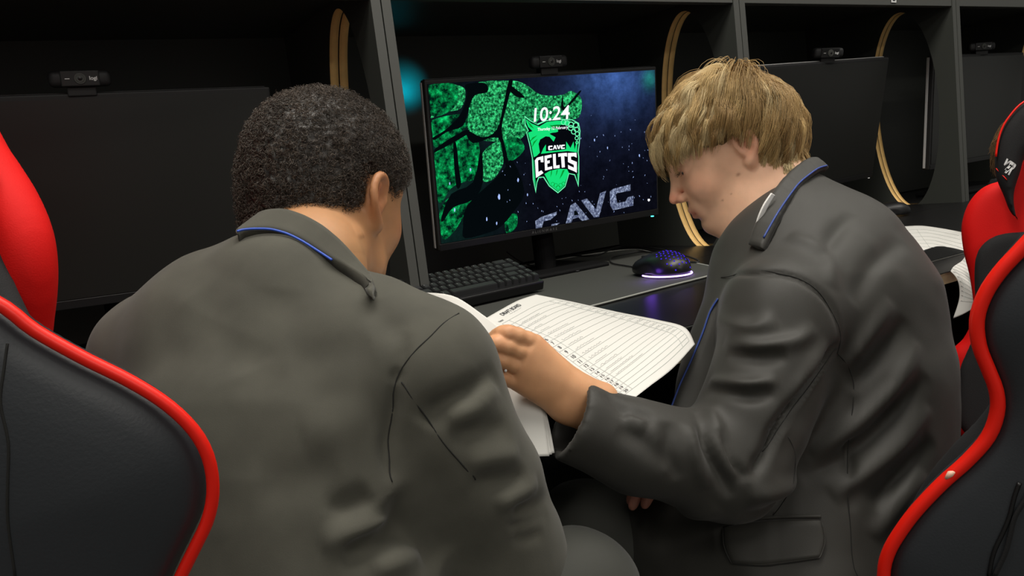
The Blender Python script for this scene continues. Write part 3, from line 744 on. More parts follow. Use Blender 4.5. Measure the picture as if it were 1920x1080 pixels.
cable('cable', [(950, 472, DZ+.05), (975, 490, DZ+.02), (1005, 500), (1050, 505), (1084, 508), (1080, 498), (1060, 490), (1040, 488)], .0018, 'thin black cable lying on the mat between keyboard and mouse')
cable('cable', [(1060, 478), (1100, 480), (1128, 476), (1150, 465), (1175, 462), (1215, 464), (1250, 470), (1300, 484), (1311, 490)], .0018, 'thin black cable running along the back of the desk mat')
p2 = Zp(1664, 404, DZ+.005)
mouse((p2[0], p2[1], DZ+.001), -.6, .13, 'plain black mouse on the desk behind the blond student\'s shoulder')
# ================================================================ people
def unit(v): v = np.asarray(v, float); return v/np.linalg.norm(v)
class Head:
    def __init__(s, O, f, u, sc=1., es=1.):
        s.es = es
        s.O = np.array(O, float); s.f = unit(f); s.u = unit(u-(u@s.f)*s.f); s.l = np.cross(s.u, s.f); s.k = sc; s.ax = np.array([s.f, s.l, s.u])
    def p(s, a, b, c): return s.O+s.k*(s.f*a+s.l*b+s.u*c)
    def loc(s, P): return (P-s.O)@s.ax.T/s.k
    def sdf(s, S):
        p, k, ax = s.p, s.k, s.ax
        E = lambda c, R, kk=.02, op='u': S.ell(p(*c), np.array(R)*k, ax, kk, op)
        Cc = lambda a, b, r1, r2=None, kk=.01, op='u': S.cap(p(*a), p(*b), r1*k, (r1 if r2 is None else r2)*k, kk, op)
        E((-.004, 0, .036), (.096, .074, .084), 0); E((.03, 0, -.005), (.058, .060, .066), .03)
        E((.045, 0, -.05), (.042, .043, .036), .03)
        for q in (-1, 1):
            Cc((.002, q*.052, -.04), (.022, q*.048, -.066), .014, .014, .025)
            Cc((.022, q*.048, -.066), (.072, q*.016, -.078), .014, .013, .02)
            E((.060, q*.032, -.018), (.024, .022, .022), .02)           # cheek
            Cc((.083, q*.008, .036), (.070, q*.042, .034), .0095, .008, .012)   # brow ridge
            E((.092, q*.031, .017), (.012, .015, .010), .012, 's')      # socket
            E((.074, q*.031, .0165), (.0135, .0155, .0125), .003)        # lids over the eye
            E((.0885, q*.031, .0155), (.006, .012, .0035), .002, 's')   # eye opening
        Cc((.086, 0, .028), (.106, 0, -.006), .0065, .0075, .010)         # nose bridge
        E((.109, 0, -.0135), (.0105, .0085, .0085), .006)
        for q in (-1, 1):
            E((.100, q*.0105, -.018), (.0095, .0062, .007), .004)
            E((.1035, q*.0070, -.0262), (.0042, .0024, .0026), .001, 's')
        E((.084, 0, -.045), (.014, .026, .018), .012)                    # mouth mound
        Cc((.0965, -.0, -.0415), (.088, .019, -.0475), .0050, .0028, .003); Cc((.0965, 0, -.0415), (.088, -.019, -.0475), .0050, .0028, .003)
        Cc((.0935, -.0, -.0535), (.087, .017, -.0485), .0062, .0030, .003); Cc((.0935, 0, -.0535), (.087, -.017, -.0485), .0062, .0030, .003)
        Cc((.103, 0, -.0478), (.0895, .021, -.0478), .0013, .001, .002, 's'); Cc((.103, 0, -.0478), (.0895, -.021, -.0478), .0013, .001, .002, 's')
        E((.096, 0, -.0635), (.006, .014, .004), .008, 's')
        E((.079, 0, -.077), (.0145, .018, .013), .012)                   # chin
        for q in (-1, 1):                                               # ears
            T = [(.006, .074, .008), (.003, .079, .022), (-.008, .083, .028), (-.019, .085, .024), (-.025, .086, .010), (-.021, .086, -.006), (-.008, .080, -.020), (-.001, .075, -.026)]
            es = s.es; _E, _p = E, p
            E = lambda c_, R_, kk=.02, op='u': _E((-.005+(c_[0]+.005)*es, q*(.075+(abs(c_[1])-.075)*(es if es < 1 else 1)), c_[2]*es+.002), np.array(R_)*es, kk, op)
            p = lambda a_, b_, c_: _p(-.005+(a_+.005)*es, q*(.075+(abs(b_)-.075)*es), c_*es+.002)
            E((-.009, q*.077, .003), (.0165, .0055, .024), .006)
            pts = catmull(T, 3); rr = np.linspace(.0038, .0036, len(pts)); rr[-6:] = np.linspace(.004, .0062, 6)
            S.chain([p(a, q*b, c) for a, b, c in pts], rr*k*(es+1)/2, .003)
            S.chain([p(a, q*b, c) for a, b, c in ((-.004, .079, .022), (-.014, .083, .016), (-.015, .082, .002), (-.008, .079, -.009))], np.array([.002, .003, .003, .0022])*k, .003)
            E((-.003, q*.0845, .003), (.0080, .006, .0090), .004, 's')
            E((.005, q*.077, .001), (.004, .004, .006), .003)
            E, p = _E, _p
    def eyes(s, par):
        for q in (-1, 1):
            e = MB().sph((0, 0, 0), .0115*s.k, n=24).build('eye', M['eye'], par, smooth=True, tf=Matrix.Translation(s.p(.0735, q*.031, .0158)))
            d = unit(s.f*.92+s.l*q*.05-s.u*.35); c0 = s.p(.0735, q*.031, .0158)
            MB().cyl(tuple(c0+d*.0098*s.k), tuple(c0+d*.0118*s.k), .0052*s.k, .0042*s.k, n=20).build('iris', M['iris'], e)
def finger(S, pts, rs, k=.004): S.chain(catmull(pts, 3), np.interp(np.linspace(0, 1, 3*(len(pts)-1)+1), np.linspace(0, 1, len(rs)), rs), k)
def gen_hand(S, wrist, d, nrm, side, curl=.5, sc=1.):
    """relaxed hand: wrist point, direction, palm normal (towards the palm), side of the thumb"""
    d = unit(d); nrm = unit(nrm-(nrm@d)*d); t = unit(np.cross(d, nrm))*side; w = np.array(wrist)
    for i, (o, L, ln) in enumerate(((.027, .078, (.040, .025, .020)), (.009, .082, (.044, .028, .021)), (-.009, .079, (.041, .026, .020)), (-.026, .072, (.032, .020, .017)))):
        mcp = w+(d*L+t*o)*sc; S.cap(w+d*.01+t*o*.45*sc, mcp, .013*sc, .0105*sc, .014)
    tips = []
    for i, (o, L, ln) in enumerate(((.027, .078, (.040, .025, .020)), (.009, .082, (.044, .028, .021)), (-.009, .079, (.041, .026, .020)), (-.026, .072, (.032, .020, .017)))):
        p = w+(d*L+t*o)*sc; pts = [p]; a = .35*curl*2
        for l in ln:
            p = p+(d*cos(a)+nrm*sin(a))*l*sc; pts.append(p); a += curl*(1.5+.1*i)
        finger(S, pts, np.array([.0092, .0082, .0074, .0062])*sc); tips.append(pts[-1])
    b = w+(d*.02+t*.02+nrm*.006)*sc
    pts = [b, b+(d*.028+t*.026+nrm*.012)*sc, b+(d*.055+t*.034+nrm*.022)*sc, b+(d*.078+t*.030+nrm*.03)*sc]
    finger(S, pts, np.array([.014, .011, .0095, .0075])*sc, .006)
    return tips

# ---------- hair strands
def strands(roots, dirs, nseg, seg, step, rad, tint, taper=.35):
    """polyline strands -> three-sided tubes; step(i, P, D) returns new directions"""
    n = len(roots); P = roots.copy(); D = dirs.copy(); pts = [P.copy()]
    for i in range(nseg):
        D = step(i, P, D); D /= np.linalg.norm(D, axis=1)[:, None]+1e-9
        P = P+D*(seg if np.isscalar(seg) else seg[:, None]); 
        P2 = step.fix(P) if hasattr(step, 'fix') else P
        P = P2; pts.append(P.copy())
    A = np.array(pts)                       # (k, n, 3)
    T = np.gradient(A, axis=0); T /= np.linalg.norm(T, axis=2)[..., None]+1e-9
    r0 = np.array([.3, .5, .8]); X = np.cross(T, r0); X /= np.linalg.norm(X, axis=2)[..., None]+1e-9; Y = np.cross(T, X)
    k = nseg+1; rr = (rad*np.linspace(1, taper, k))[:, None, None] if np.isscalar(rad) else rad[None, :, None]*np.linspace(1, taper, k)[:, None, None]
    V = np.stack([A+rr*(X*cos(a)+Y*sin(a)) for a in (0, 2.094, 4.189)], 2)     # (k,n,3,3)
    V = V.transpose(1, 0, 2, 3).reshape(-1, 3)
    base = (np.arange(n)*k*3)[:, None, None]; i = np.arange(k-1)[None, :, None]; j = np.arange(3)[None, None, :]; j2 = (j+1) % 3
    Fq = np.stack([base+i*3+j, base+i*3+j2, base+(i+1)*3+j2, base+(i+1)*3+j], -1).reshape(-1, 4)
    tn = np.repeat(tint, k*3, axis=0)
    return V, Fq, tn
def sample_surface(V, Q, mask, n):
    m = mask[Q].all(1); q = Q[m]; ar = np.linalg.norm(np.cross(V[q[:, 2]]-V[q[:, 0]], V[q[:, 3]]-V[q[:, 1]]), axis=1)
    i = rng.choice(len(q), n, p=ar/ar.sum()); a = rng.random((n, 1)); b = rng.random((n, 1)); q = q[i]
    P = V[q[:, 0]]*(1-a)*(1-b)+V[q[:, 1]]*a*(1-b)+V[q[:, 2]]*a*b+V[q[:, 3]]*(1-a)*b
    N = normals(V, Q)[q[:, 0]]; return P, N
def skin_tint(V, rgb, H=None, extra=()):
    c = np.array(s2l(rgb)); T = np.tile(c, (len(V), 1))
    T *= (1+.06*vnoise(V, 45, 3))[:, None]
    if H is not None:
        L = H.loc(V)
        def blob(cn, R, col_, a, both=True):
            nonlocal T
            for q in ((-1, 1) if both else (1,)):
                d = (((L-np.array([cn[0], cn[1]*q, cn[2]]))/np.array(R))**2).sum(1); w = a*np.exp(-d)
                T = T*(1-w[:, None])+np.array(s2l(col_))[None]*w[:, None]
        red = tuple(int(x) for x in (rgb[0]*.98, rgb[1]*.76, rgb[2]*.74)); lip = tuple(int(x) for x in (rgb[0]*.86, rgb[1]*.60, rgb[2]*.62))
        blob((.066, .045, -.012), (.025, .02, .02), red, .35); blob((.112, .0, -.014), (.014, .02, .014), red, .45)
        blob((-.012, .084, .01), (.02, .012, .03), red, .55)
        blob((.094, .008, -.048), (.009, .013, .0085), lip, .85); blob((.082, .031, .016), (.01, .014, .006), red, .35)
        for e in extra: blob(*e)
    return T

def person_mesh(name, parts, label):
    Vs, Qs, Ts, k = [], [], [], 0
    for V, Q, T in parts: Vs.append(V); Qs.append(Q+k); Ts.append(T); k += len(V)
    o = link(npmesh(name, np.concatenate(Vs), np.concatenate(Qs), tint=np.concatenate(Ts)), name, M['skin'])
    return tag(o, label, 'person')

# ================================================================ student with dark curly hair (back to us)
vD = unit(W(600, 300, 1)-C); th, ph = radians(37), radians(13)
hz = vD*cos(th)+RT*sin(th)
HD = Head((0, 0, 0), hz*cos(ph)-UP*sin(ph), hz*sin(ph)+UP*cos(ph), .96, 1.05)
HD.O = W(712, 384, .885)-HD.k*(-HD.l*.076+HD.f*0)
S = SDF(); HD.sdf(S)
nb = W(580, 505, .835)
S.cap(HD.p(-.026, 0, -.02), nb, .050, .052, .03); S.cap(HD.p(.0, 0, -.04), nb+UP*.01, .046, .050, .03)
V1, Q1 = S.mesh(.0022, 2)
N1 = normals(V1, Q1)
# hidden body under the clothes, coarse
shR, shL = W(800, 705, .785), W(290, 690, .86); hip = W(520, 1330, .74)
elR, wrR = W(950, 1060, .86), Zp(905, 800, .80)
elL = W(170, 1000, .98); wrL = W(560, 800, 1.05)
wrR = W(890, 840, 1.0)
S = SDF(); S.chain([nb, W(540, 700, .80), hip], [.06, .09, .10], .05)
S.cap(shL, shR, .04, .04, .04); S.chain([shR, elR, wrR], [.042, .036, .024], .02); S.chain([shL, elL, wrL], [.042, .036, .024], .02)
V2, Q2 = S.mesh(.007, 2)
S = SDF(); gen_hand(S, wrR, unit(W(880, 740, 1.06)-wrR), -UP, -1, .4, .92); S.cap(wrR-unit(W(880, 740, 1.06)-wrR)*.03, wrR, .024, .024, .01)
gen_hand(S, wrL, unit(W(640, 740, 1.1)-wrL), -UP, 1, .4, .92); S.cap(elL+(wrL-elL)*.8, wrL, .025, .024, .01)
V3, Q3 = S.mesh(.0025, 1)
toneD = (182, 134, 94)
PD = person_mesh('person', [(V1, Q1, skin_tint(V1, toneD, HD)), (V2, Q2, skin_tint(V2, toneD)), (V3, Q3, skin_tint(V3, toneD))],
    'student with short dark curly hair in a black blazer, seated with back turned')
HD.eyes(PD)
# hair
def hair_mask_short(L):
    f, l, u = L.T; al = np.abs(l)
    line = np.where(f > .055, .062, np.where(f > .018, .028+(f-.018)*.9, np.where(f > .0, .0+f*1.6, np.where(f > -.03, .012+(-f)*.2-.0, -.052+.0*f))))
    line = np.where((f <= -.012) & (f > -.045), np.interp(-f, [.012, .045], [.03, -.045]), line)
    return u > line
L1 = HD.loc(V1); mk = hair_mask_short(L1)&(np.abs(L1[:, 1]) < .0835)
S = SDF()
S.ell(HD.p(-.006, 0, .042), np.array((.110, .084, .094))*HD.k, HD.ax, 0); S.ell(HD.p(-.045, 0, -.008), np.array((.062, .066, .06))*HD.k, HD.ax, .03)
S.ell(HD.p(.085, 0, -.005), np.array((.075, .1, .062))*HD.k, HD.ax, .012, 's')
for q in (-1, 1):
    S.ell(HD.p(.012, q*.085, -.03), np.array((.042, .03, .066))*HD.k, HD.ax, .008, 's')
    S.ell(HD.p(-.022, q*.09, .006), np.array((.020, .022, .040))*HD.k, HD.ax, .006, 's')
    S.ell(HD.p(-.03, q*.08, -.06), np.array((.04, .035, .05))*HD.k, HD.ax, .01, 's')
S.ell(HD.p(-.055, 0, -.045), np.array((.046, .056, .048))*HD.k, HD.ax, .02)
S.ell(HD.p(.005, -.02, -.10), np.array((.06, .075, .045))*HD.k, HD.ax, .01, 's')
Vh, Qh = S.mesh(.0026, 1); Nh = normals(Vh, Qh)
bmp = np.abs(vnoise(Vh, 150, 1))*.5+np.abs(vnoise(Vh, 260, 5))*.5
Vh = Vh+Nh*((bmp-.5)*.007)[:, None]; Nh = normals(Vh, Qh)
Lh = HD.loc(Vh); mk = (Lh[:, 2] > -.10)
dk = np.array(s2l((76, 65, 55)))
hp, hn = sample_surface(Vh, Qh, mk, 15000)
clu = vnoise(hp, 130, 9)
tnt = dk[None]*(.55+.9*rng.random((len(hp), 1))**2)*(1+.3*vnoise(hp, 60, 2)[:, None])
ax1 = np.cross(hn, rng.normal(size=hn.shape)); ax1 /= np.linalg.norm(ax1, axis=1)[:, None]; ax2 = np.cross(hn, ax1)
ph0 = rng.random(len(hp))*6.28; hand_ = np.sign(rng.random(len(hp))-.5)
def stp(i, P, D):
    a = ph0+hand_*i*1.15
    return hn*.42+ax1*np.cos(a)[:, None]+ax2*np.sin(a)[:, None]
Vs, Fs, Ts = strands(hp-hn*.002, hn.copy(), 9, .0027, stp, .00034, tnt, .6)
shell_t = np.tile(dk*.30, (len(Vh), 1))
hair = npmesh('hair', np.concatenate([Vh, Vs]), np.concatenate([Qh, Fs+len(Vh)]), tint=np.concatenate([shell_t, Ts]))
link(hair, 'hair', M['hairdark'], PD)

# blazer
S = SDF()
S.ecap(W(545, 690, .815), W(530, 860, .785), .115, .148, fw, .72, .0); S.ecap(W(530, 860, .785), W(510, 1300, .735), .148, .165, fw, .66, .06)
S.cap(W(304, 662, .845), W(400, 640, .82), .063, .080, .03); S.cap(W(400, 640, .82), W(700, 688, .785), .080, .078, .03)
S.cap(W(700, 688, .785), W(794, 702, .775), .078, .069, .03)
S.cap(W(535, 548, .80), W(510, 610, .80), .060, .085, .025); S.cap(W(420, 560, .82), W(480, 540, .81), .045, .05, .03)
# right sleeve
S.chain([W(794, 706, .775), W(832, 795, .78), W(884, 900, .80), W(930, 1050, .835)], [.069, .070, .070, .072], .02)
S.cap(W(930, 1050, .835), W(890, 880, .985), .066, .045, .03)
S.chain([W(300, 684, .845), W(240, 850, .90), elL], [.063, .060, .056], .03); S.cap(elL, wrL, .052, .042, .03)

V, Q = S.mesh(.0042, 2)
V = V+normals(V, Q)*(.0022*vnoise(V, 14, 2)+.0009*vnoise(V, 34, 4))[:, None]
fold = [ # (line in the photograph, width, height)
 ([(745, 690), (735, 760), (728, 850), (735, 900)], .006, -.007), ([(760, 620), (748, 680), (742, 720)], .006, -.004),
 ([(930, 700), (880, 735), (820, 770), (800, 800)], .012, -.009), ([(925, 720), (890, 760), (840, 790)], .010, .007),
 ([(955, 800), (900, 810), (840, 825)], .011, -.006), ([(975, 850), (920, 858), (870, 870)], .010, .005),
 ([(990, 895), (940, 905), (880, 905)], .010, -.006), ([(1040, 925), (985, 950), (960, 965)], .008, -.006), ([(1010, 905), (960, 930), (930, 950)], .008, .006),
 ([(1025, 960), (975, 985), (955, 990)], .006, -.004), ([(1020, 1000), (980, 1010), (960, 1000)], .006, -.004),
 ([(725, 935), (760, 990), (830, 1060)], .018, -.014), ([(700, 925), (660, 945), (610, 965)], .012, -.008), ([(735, 960), (680, 990), (600, 1020)], .012, .008),
 ([(760, 985), (700, 1020), (640, 1050)], .012, -.009), ([(790, 1040), (740, 1060), (700, 1078)], .010, .007),
 ([(700, 780), (640, 800), (560, 820)], .02, .004), ([(520, 540), (500, 640), (480, 760), (470, 900)], .03, -.004), ([(700, 640), (620, 665), (540, 675)], .02, -.004),
 ([(350, 560), (420, 620), (460, 700)], .022, -.004), ([(700, 560), (720, 600), (760, 630)], .014, -.004), ([(640, 880), (560, 900), (480, 905)], .02, -.004)]
for pl, w_, a_ in fold: V = stroke(V, Q, pl, w_, a_*1.15)
V = lap(V, Q, .3)
jkD = link(npmesh('blazer', V, Q), 'blazer', M['jacket'], PD)
NJ = normals(V, Q)
def seam(name, pxs, r, m, par, V=V, N=NJ, n=6, off=.0003):
    P3 = catmull(facing_points(V, N, catmull(np.array(pxs, float), 3), off), 2)
    for _ in range(3): P3[1:-1] = .5*P3[1:-1]+.25*(P3[:-2]+P3[2:])
    return tube(name, P3, r, m, par, n=n)
seam('sleeve_seam', [(862, 588), (815, 620), (775, 660), (750, 700), (735, 760), (727, 840), (732, 905)], .0006, M['seamline'], jkD)
seam('elbow_seam', [(752, 715), (785, 765), (830, 830), (880, 885), (895, 900)], .0007, M['seamline'], jkD)
# collar: a folded band round the neck, with blue piping along its lower edge
def ribbon(name, A, B, m, par, th=.003, n=10, puff=.0):
    A = catmull(A, n); B = catmull(B, n); k = 6; rows = []
    for j in range(k):
        t = j/(k-1); rows.append(A*(1-t)+B*t)
    G = np.array(rows); du = np.gradient(G, axis=1); dv = np.gradient(G, axis=0); Nn = np.cross(du, dv); Nn /= np.linalg.norm(Nn, axis=2)[..., None]+1e-9
    mid = G[k//2, G.shape[1]//2]
    if (Nn[k//2, G.shape[1]//2]@(C-mid)) < 0: Nn = -Nn
    pf = (np.sin(np.linspace(0, pi, k))*puff)[:, None, None]; F1 = G+Nn*(th/2+pf); F0 = G-Nn*th/2
    m_ = G.shape[1]; Vv = np.concatenate([F1.reshape(-1, 3), F0.reshape(-1, 3)]); o = k*m_; Fq = []
    for i in range(k-1):
        for j in range(m_-1):
            a = i*m_+j; Fq += [[a, a+1, a+m_+1, a+m_], [o+a, o+a+m_, o+a+m_+1, o+a+1]]
    for j in range(m_-1):
        Fq += [[j, o+j, o+j+1, j+1], [(k-1)*m_+j, (k-1)*m_+j+1, o+(k-1)*m_+j+1, o+(k-1)*m_+j]]
    for i in range(k-1):
        Fq += [[i*m_, (i+1)*m_, o+(i+1)*m_, o+i*m_], [i*m_+m_-1, o+i*m_+m_-1, o+(i+1)*m_+m_-1, (i+1)*m_+m_-1]]
    return link(npmesh(name, Vv, np.array(Fq)), name, m, par)
_, F1 = patch('collar', [[(486, 428), (500, 408), (540, 404), (596, 426), (645, 464), (690, 519), (705, 545)], [(468, 434), (482, 424), (526, 420), (578, 438), (630, 474), (680, 524), (700, 552)], [(447, 448), (464, 442), (510, 441), (555, 455), (616, 492), (672, 530), (700, 560)]], np.concatenate([V, V1]), np.concatenate([NJ, N1]), .005, M['jacket'], jkD, .004, nu=9, nv=40)
tube('blue_piping', catmull([F1[-1, j]-fw*.0025-UP*.0010 for j in range(3, 29, 3)], 6), .0012, M['bluepipe'], jkD, n=8)

# trousers and shoes
def legs(name, par, hipc, kn, ft, m, r=(.085, .068, .05), h=.007):
    S = SDF(); S.cap(hipc[0], hipc[1], r[0]*1.15, r[0]*1.15, .04)
    for i in (0, 1):
        S.chain([hipc[i], kn[i]], [r[0], r[1]], .03); S.chain([kn[i], ft[i]], [r[1]*.92, r[2]], .02)
    V, Q = S.mesh(h, 2); V = V+normals(V, Q)*(.002*vnoise(V, 25, 6))[:, None]
    o = link(npmesh(name, V, Q), name, m, par)
    for i in (0, 1):
        d = unit((kn[i]-hipc[i])*np.array([1, 1, 0])); b = np.array([ft[i][0], ft[i][1], 0])
        S = SDF(); ax = np.array([d, np.cross([0, 0, 1], d), [0, 0, 1.]])
        S.ell(b+d*.07+np.array([0, 0, .03]), (.13, .045, .045), ax, 0); S.cap(b+np.array([0, 0, .05]), b+np.array([0, 0, .10]), .042, .045, .02)
        S.add(lambda p: -(p[..., 2]-.002), b-.3, b+.3, .0, 'i'); V, Q = S.mesh(.006, 1); link(npmesh('shoe', V, Q), 'shoe', M['shoe'], par)
    return o
hz0 = np.array([fw[0], fw[1], 0]); hz0 /= np.linalg.norm(hz0); rt0 = np.array([cos(yaw), -sin(yaw), 0])
hD = [W(640, 1420, .76), W(400, 1420, .80)]; kD = [W(1085, 1110, .86), W(520, 1150, 1.22)]
hD = [np.array([*h[:2], .50]) for h in hD]
fD = [np.array([kD[0][0]+.05, kD[0][1]+.05, .09]), np.array([kD[1][0]-.02, kD[1][1]+.05, .09])]
legs('trousers', PD, hD, kD, fD, M['trouser'], r=(.088, .066, .052))

# ================================================================ blond student (side on)
pr = radians(29.5)
up_ = -sin(pr)*RT+cos(pr)*UP; f0 = -cos(pr)*RT-sin(pr)*UP; Bk = np.cross(RT, UP)
tw = radians(7); f1 = f0*cos(tw)-Bk*sin(tw)
HB = Head((0, 0, 0), f1, up_, .93, .86); HB.O = W(1392, 282, 1.09)-HB.k*HB.l*.078
S = SDF(); HB.sdf(S)
nB = W(1500, 440, 1.12)
S.cap(HB.p(-.028, 0, -.015), nB, .052, .062, .03); S.cap(HB.p(.012, 0, -.055), W(1440, 480, 1.12), .040, .055, .03)
V1, Q1 = S.mesh(.002, 2)
shB, elB = W(1465, 590, .985), W(1365, 872, .935); shB2 = W(1420, 560, 1.25); elB2 = W(1470, 880, 1.22); hipB = W(1560, 1120, 1.07)
S = SDF(); S.chain([nB, W(1560, 720, 1.08), hipB], [.05, .07, .07], .04); S.cap(shB, shB2, .04, .04, .04)
wrB = W(1072, 750, .885)
S.chain([shB, elB, wrB+(elB-wrB)*.12], [.042, .036, .025], .02); wrB2 = W(1330, 850, 1.10); S.chain([shB2, elB2, wrB2], [.042, .036, .024], .02)
V2, Q2 = S.mesh(.007, 2)
# the left hand, fingers closed on the sheets
S = SDF(); k_ = .014
wa, wb = W(1077, 730, .886), W(1062, 760, .888)
for p0, w0, r0 in (((1003, 644, .868), wa, .0105), ((989, 664, .863), wa*.7+wb*.3, .011), ((977, 689, .864), wa*.4+wb*.6, .011), ((969, 716, .870), wb, .0100)):
    S.cap(W(*p0), w0, r0, .0165, k_)
S.cap(W(1040, 712, .885), W(1005, 690, .882), .017, .015, .015)
for a in (wa, wb): S.cap(a, a+(elB-wrB)*.16, .0185, .021, .012)
FG = [([(1003, 644, .868), (953, 625, .851), (926, 636, .868), (921, 655, .893)], .0094),
      ([(989, 664, .863), (933, 645, .846), (912, 655, .864), (917, 672, .890)], .0096),
      ([(977, 689, .864), (928, 671, .849), (912, 679, .866), (921, 692, .890)], .0092),
      ([(969, 716, .870), (932, 704, .858), (921, 708, .873), (930, 712, .893)], .0083)]
for pts, r0 in FG: finger(S, [W(*q) for q in pts], np.array([r0*1.0, r0*.92, r0*.82, r0*.70]), .0012)
finger(S, [W(1045, 712, .900), W(1000, 700, .918), W(955, 680, .918), W(928, 672, .905)], np.array([.015, .012, .0100, .0078]), .006)
V3, Q3 = S.mesh(.0016, 2)
N3 = normals(V3, Q3); V3 = stroke(V3, Q3, [(948, 611), (956, 628)], .0022, -.0004)
S = SDF(); dR = unit(W(1178, 902, 1.04)-wrB2); gen_hand(S, wrB2, dR, -UP, 1, .22, .86)
S.cap(wrB2-dR*.07, wrB2-dR*.03, .024, .024, .01)
V4, Q4 = S.mesh(.0025, 1)
toneB = (230, 183, 152); toneH = (208, 155, 114)
tB = skin_tint(V1, toneB, HB, extra=[((.020, .062, -.028), (.003, .02, .0022), (120, 70, 50), .7), ((.056, .05, -.05), (.0013, .02, .0013), (120, 70, 50), .8), ((.042, .05, -.048), (.0013, .02, .0013), (120, 70, 50), .8)])
tH = skin_tint(V3, toneH)
kn = np.array([W(*p[0][0][:2], p[0][0][2]) for p in FG]+[W(*p[0][1]) for p in FG])
for p in kn:
    w_ = .35*np.exp(-(((V3-p)**2).sum(1))/.0085**2); tH = tH*(1-w_[:, None])+np.array(s2l((206, 128, 96)))*w_[:, None]
PB = person_mesh('person', [(V1, Q1, tB), (V2, Q2, skin_tint(V2, toneB)), (V3, Q3, tH), (V4, Q4, skin_tint(V4, (205, 140, 120)))],
    'blond student in a black blazer, in profile, head bowed, pinching the paper sheets')
HB.eyes(PB)
# nails of the hidden right hand and a small ring
g0 = W(946, 696, .8595)
tube('ring', [g0+.0042*(RT*cos(a)*.6+UP*sin(a)) for a in np.linspace(0, 2*pi, 18)[:-1]], .0009, M['silver'], PB, n=6, closed=True)
MB().sph(tuple(W(948, 695, .849)), .0017, n=10).build('ring_glint', M['white'], PB, smooth=True)  # white bead stands in for the bright glint on the ring
# eyebrow and lashes
def tuft(name, H, pts, n, L, dirf, r, m, par):
    P = catmull([H.p(*q) for q in pts], 10); i = rng.integers(0, len(P), n); R0 = P[i]+rng.normal(size=(n, 3))*.0013
    D = np.tile(dirf, (n, 1))+rng.normal(size=(n, 3))*.15
    def st(i, P, D): return D
    Vv, Fq, Tt = strands(R0, D, 3, L/3, st, r, np.ones((n, 3))*.3); return link(npmesh(name, Vv, Fq), name, m, par)
for q in (1, -1):
    tuft('eyebrow', HB, [(.0925, q*.012, .036), (.090, q*.025, .040), (.080, q*.042, .037)], 160, .007, HB.l*q*.8-HB.f*.3+HB.u*.25, .00016, mat('eyebrow_hair', (150, 112, 70), .7), PB)
    tuft('eyelashes', HB, [(.0875, q*.022, .0175), (.0885, q*.031, .0190), (.084, q*.042, .0165)], 60, .007, HB.f*1.-HB.u*.45+HB.l*q*.2, .00013, M['lash'], PB)
# hair: strands combed from the crown
kk = HB.k
S = SDF(); S.ell(HB.p(-.006, 0, .040), np.array((.100, .079, .086))*kk, HB.ax, 0); S.ell(HB.p(-.05, 0, -.010), np.array((.058, .064, .055))*kk, HB.ax, .03)
S.ell(HB.p(.085, 0, -.010), np.array((.085, .11, .054))*kk, HB.ax, .012, 's')
for q in (-1, 1):
    S.ell(HB.p(.010, q*.09, -.025), np.array((.040, .035, .050))*kk, HB.ax, .008, 's')
    S.ell(HB.p(-.012, q*.092, .008), np.array((.020, .020, .030))*kk, HB.ax, .006, 's')
Vh, Qh = S.mesh(.003, 2); Nh = normals(Vh, Qh); Vh = Vh+Nh*((np.abs(vnoise(Vh*np.array([1, 1, 1]), 70, 3))-.5)*.003)[:, None]
N1 = normals(V1, Q1); Lb = HB.loc(V1); f_, l_, u_ = Lb.T
hl = np.interp(f_, [-.11, -.045, -.035, -.018, .0, .02, .045, .075, .10], [-.062, -.052, -.035, .036, .040, .036, .052, .072, .078])
mkB = (u_ > hl)&(np.abs(l_) < .0755)&~((np.abs(f_+.010) < .020)&(np.abs(u_-.0) < .030)&(np.abs(l_) > .055))
hp, hn = sample_surface(V1, Q1, mkB, 36000)
crown = HB.p(-.062, 0, .104); cen = HB.p(-.004, 0, .036); R0 = np.array((.096, .074, .084))*kk
Lr = HB.loc(hp)
ncl = 800; ci = rng.choice(len(hp), ncl, replace=False); cp = hp[ci]
own = np.zeros(len(hp), int)
for a in range(0, len(hp), 1500): own[a:a+1500] = ((hp[a:a+1500, None]-cp[None])**2).sum(2).argmin(1)
cd_ = rng.normal(size=(ncl, 3)); clen = .72+.62*rng.random(ncl); clift = rng.random(ncl)
gold = np.array(s2l((206, 176, 120))); brn = np.array(s2l((150, 118, 72))); pale = np.array(s2l((232, 214, 168)))
w1 = rng.random((ncl, 1)); ctn = brn*(1-w1)+gold*w1; w2 = (rng.random((ncl, 1)) > .72)*.6; ctn = ctn*(1-w2)+pale*w2
tnt = ctn[own]*(.75+.5*rng.random((len(hp), 1)))
down = np.array([0, 0, -1.])
frt = np.clip((Lr[:, 0]-.01)/.06, 0, 1); bck = np.clip((-Lr[:, 0]-.02)/.05, 0, 1)
topz = np.clip((Lr[:, 2]-.05)/.05, 0, 1)
length = (.034+.006*topz*frt+.024*topz+.040*bck)*clen[own]*(.85+.3*rng.random(len(hp)))
side_low = (Lr[:, 2] < .05)&(Lr[:, 0] > -.02); length[side_low] *= .55; length[(Lr[:, 2] < .01)&(Lr[:, 0] <= -.02)] *= .9
NS = 9
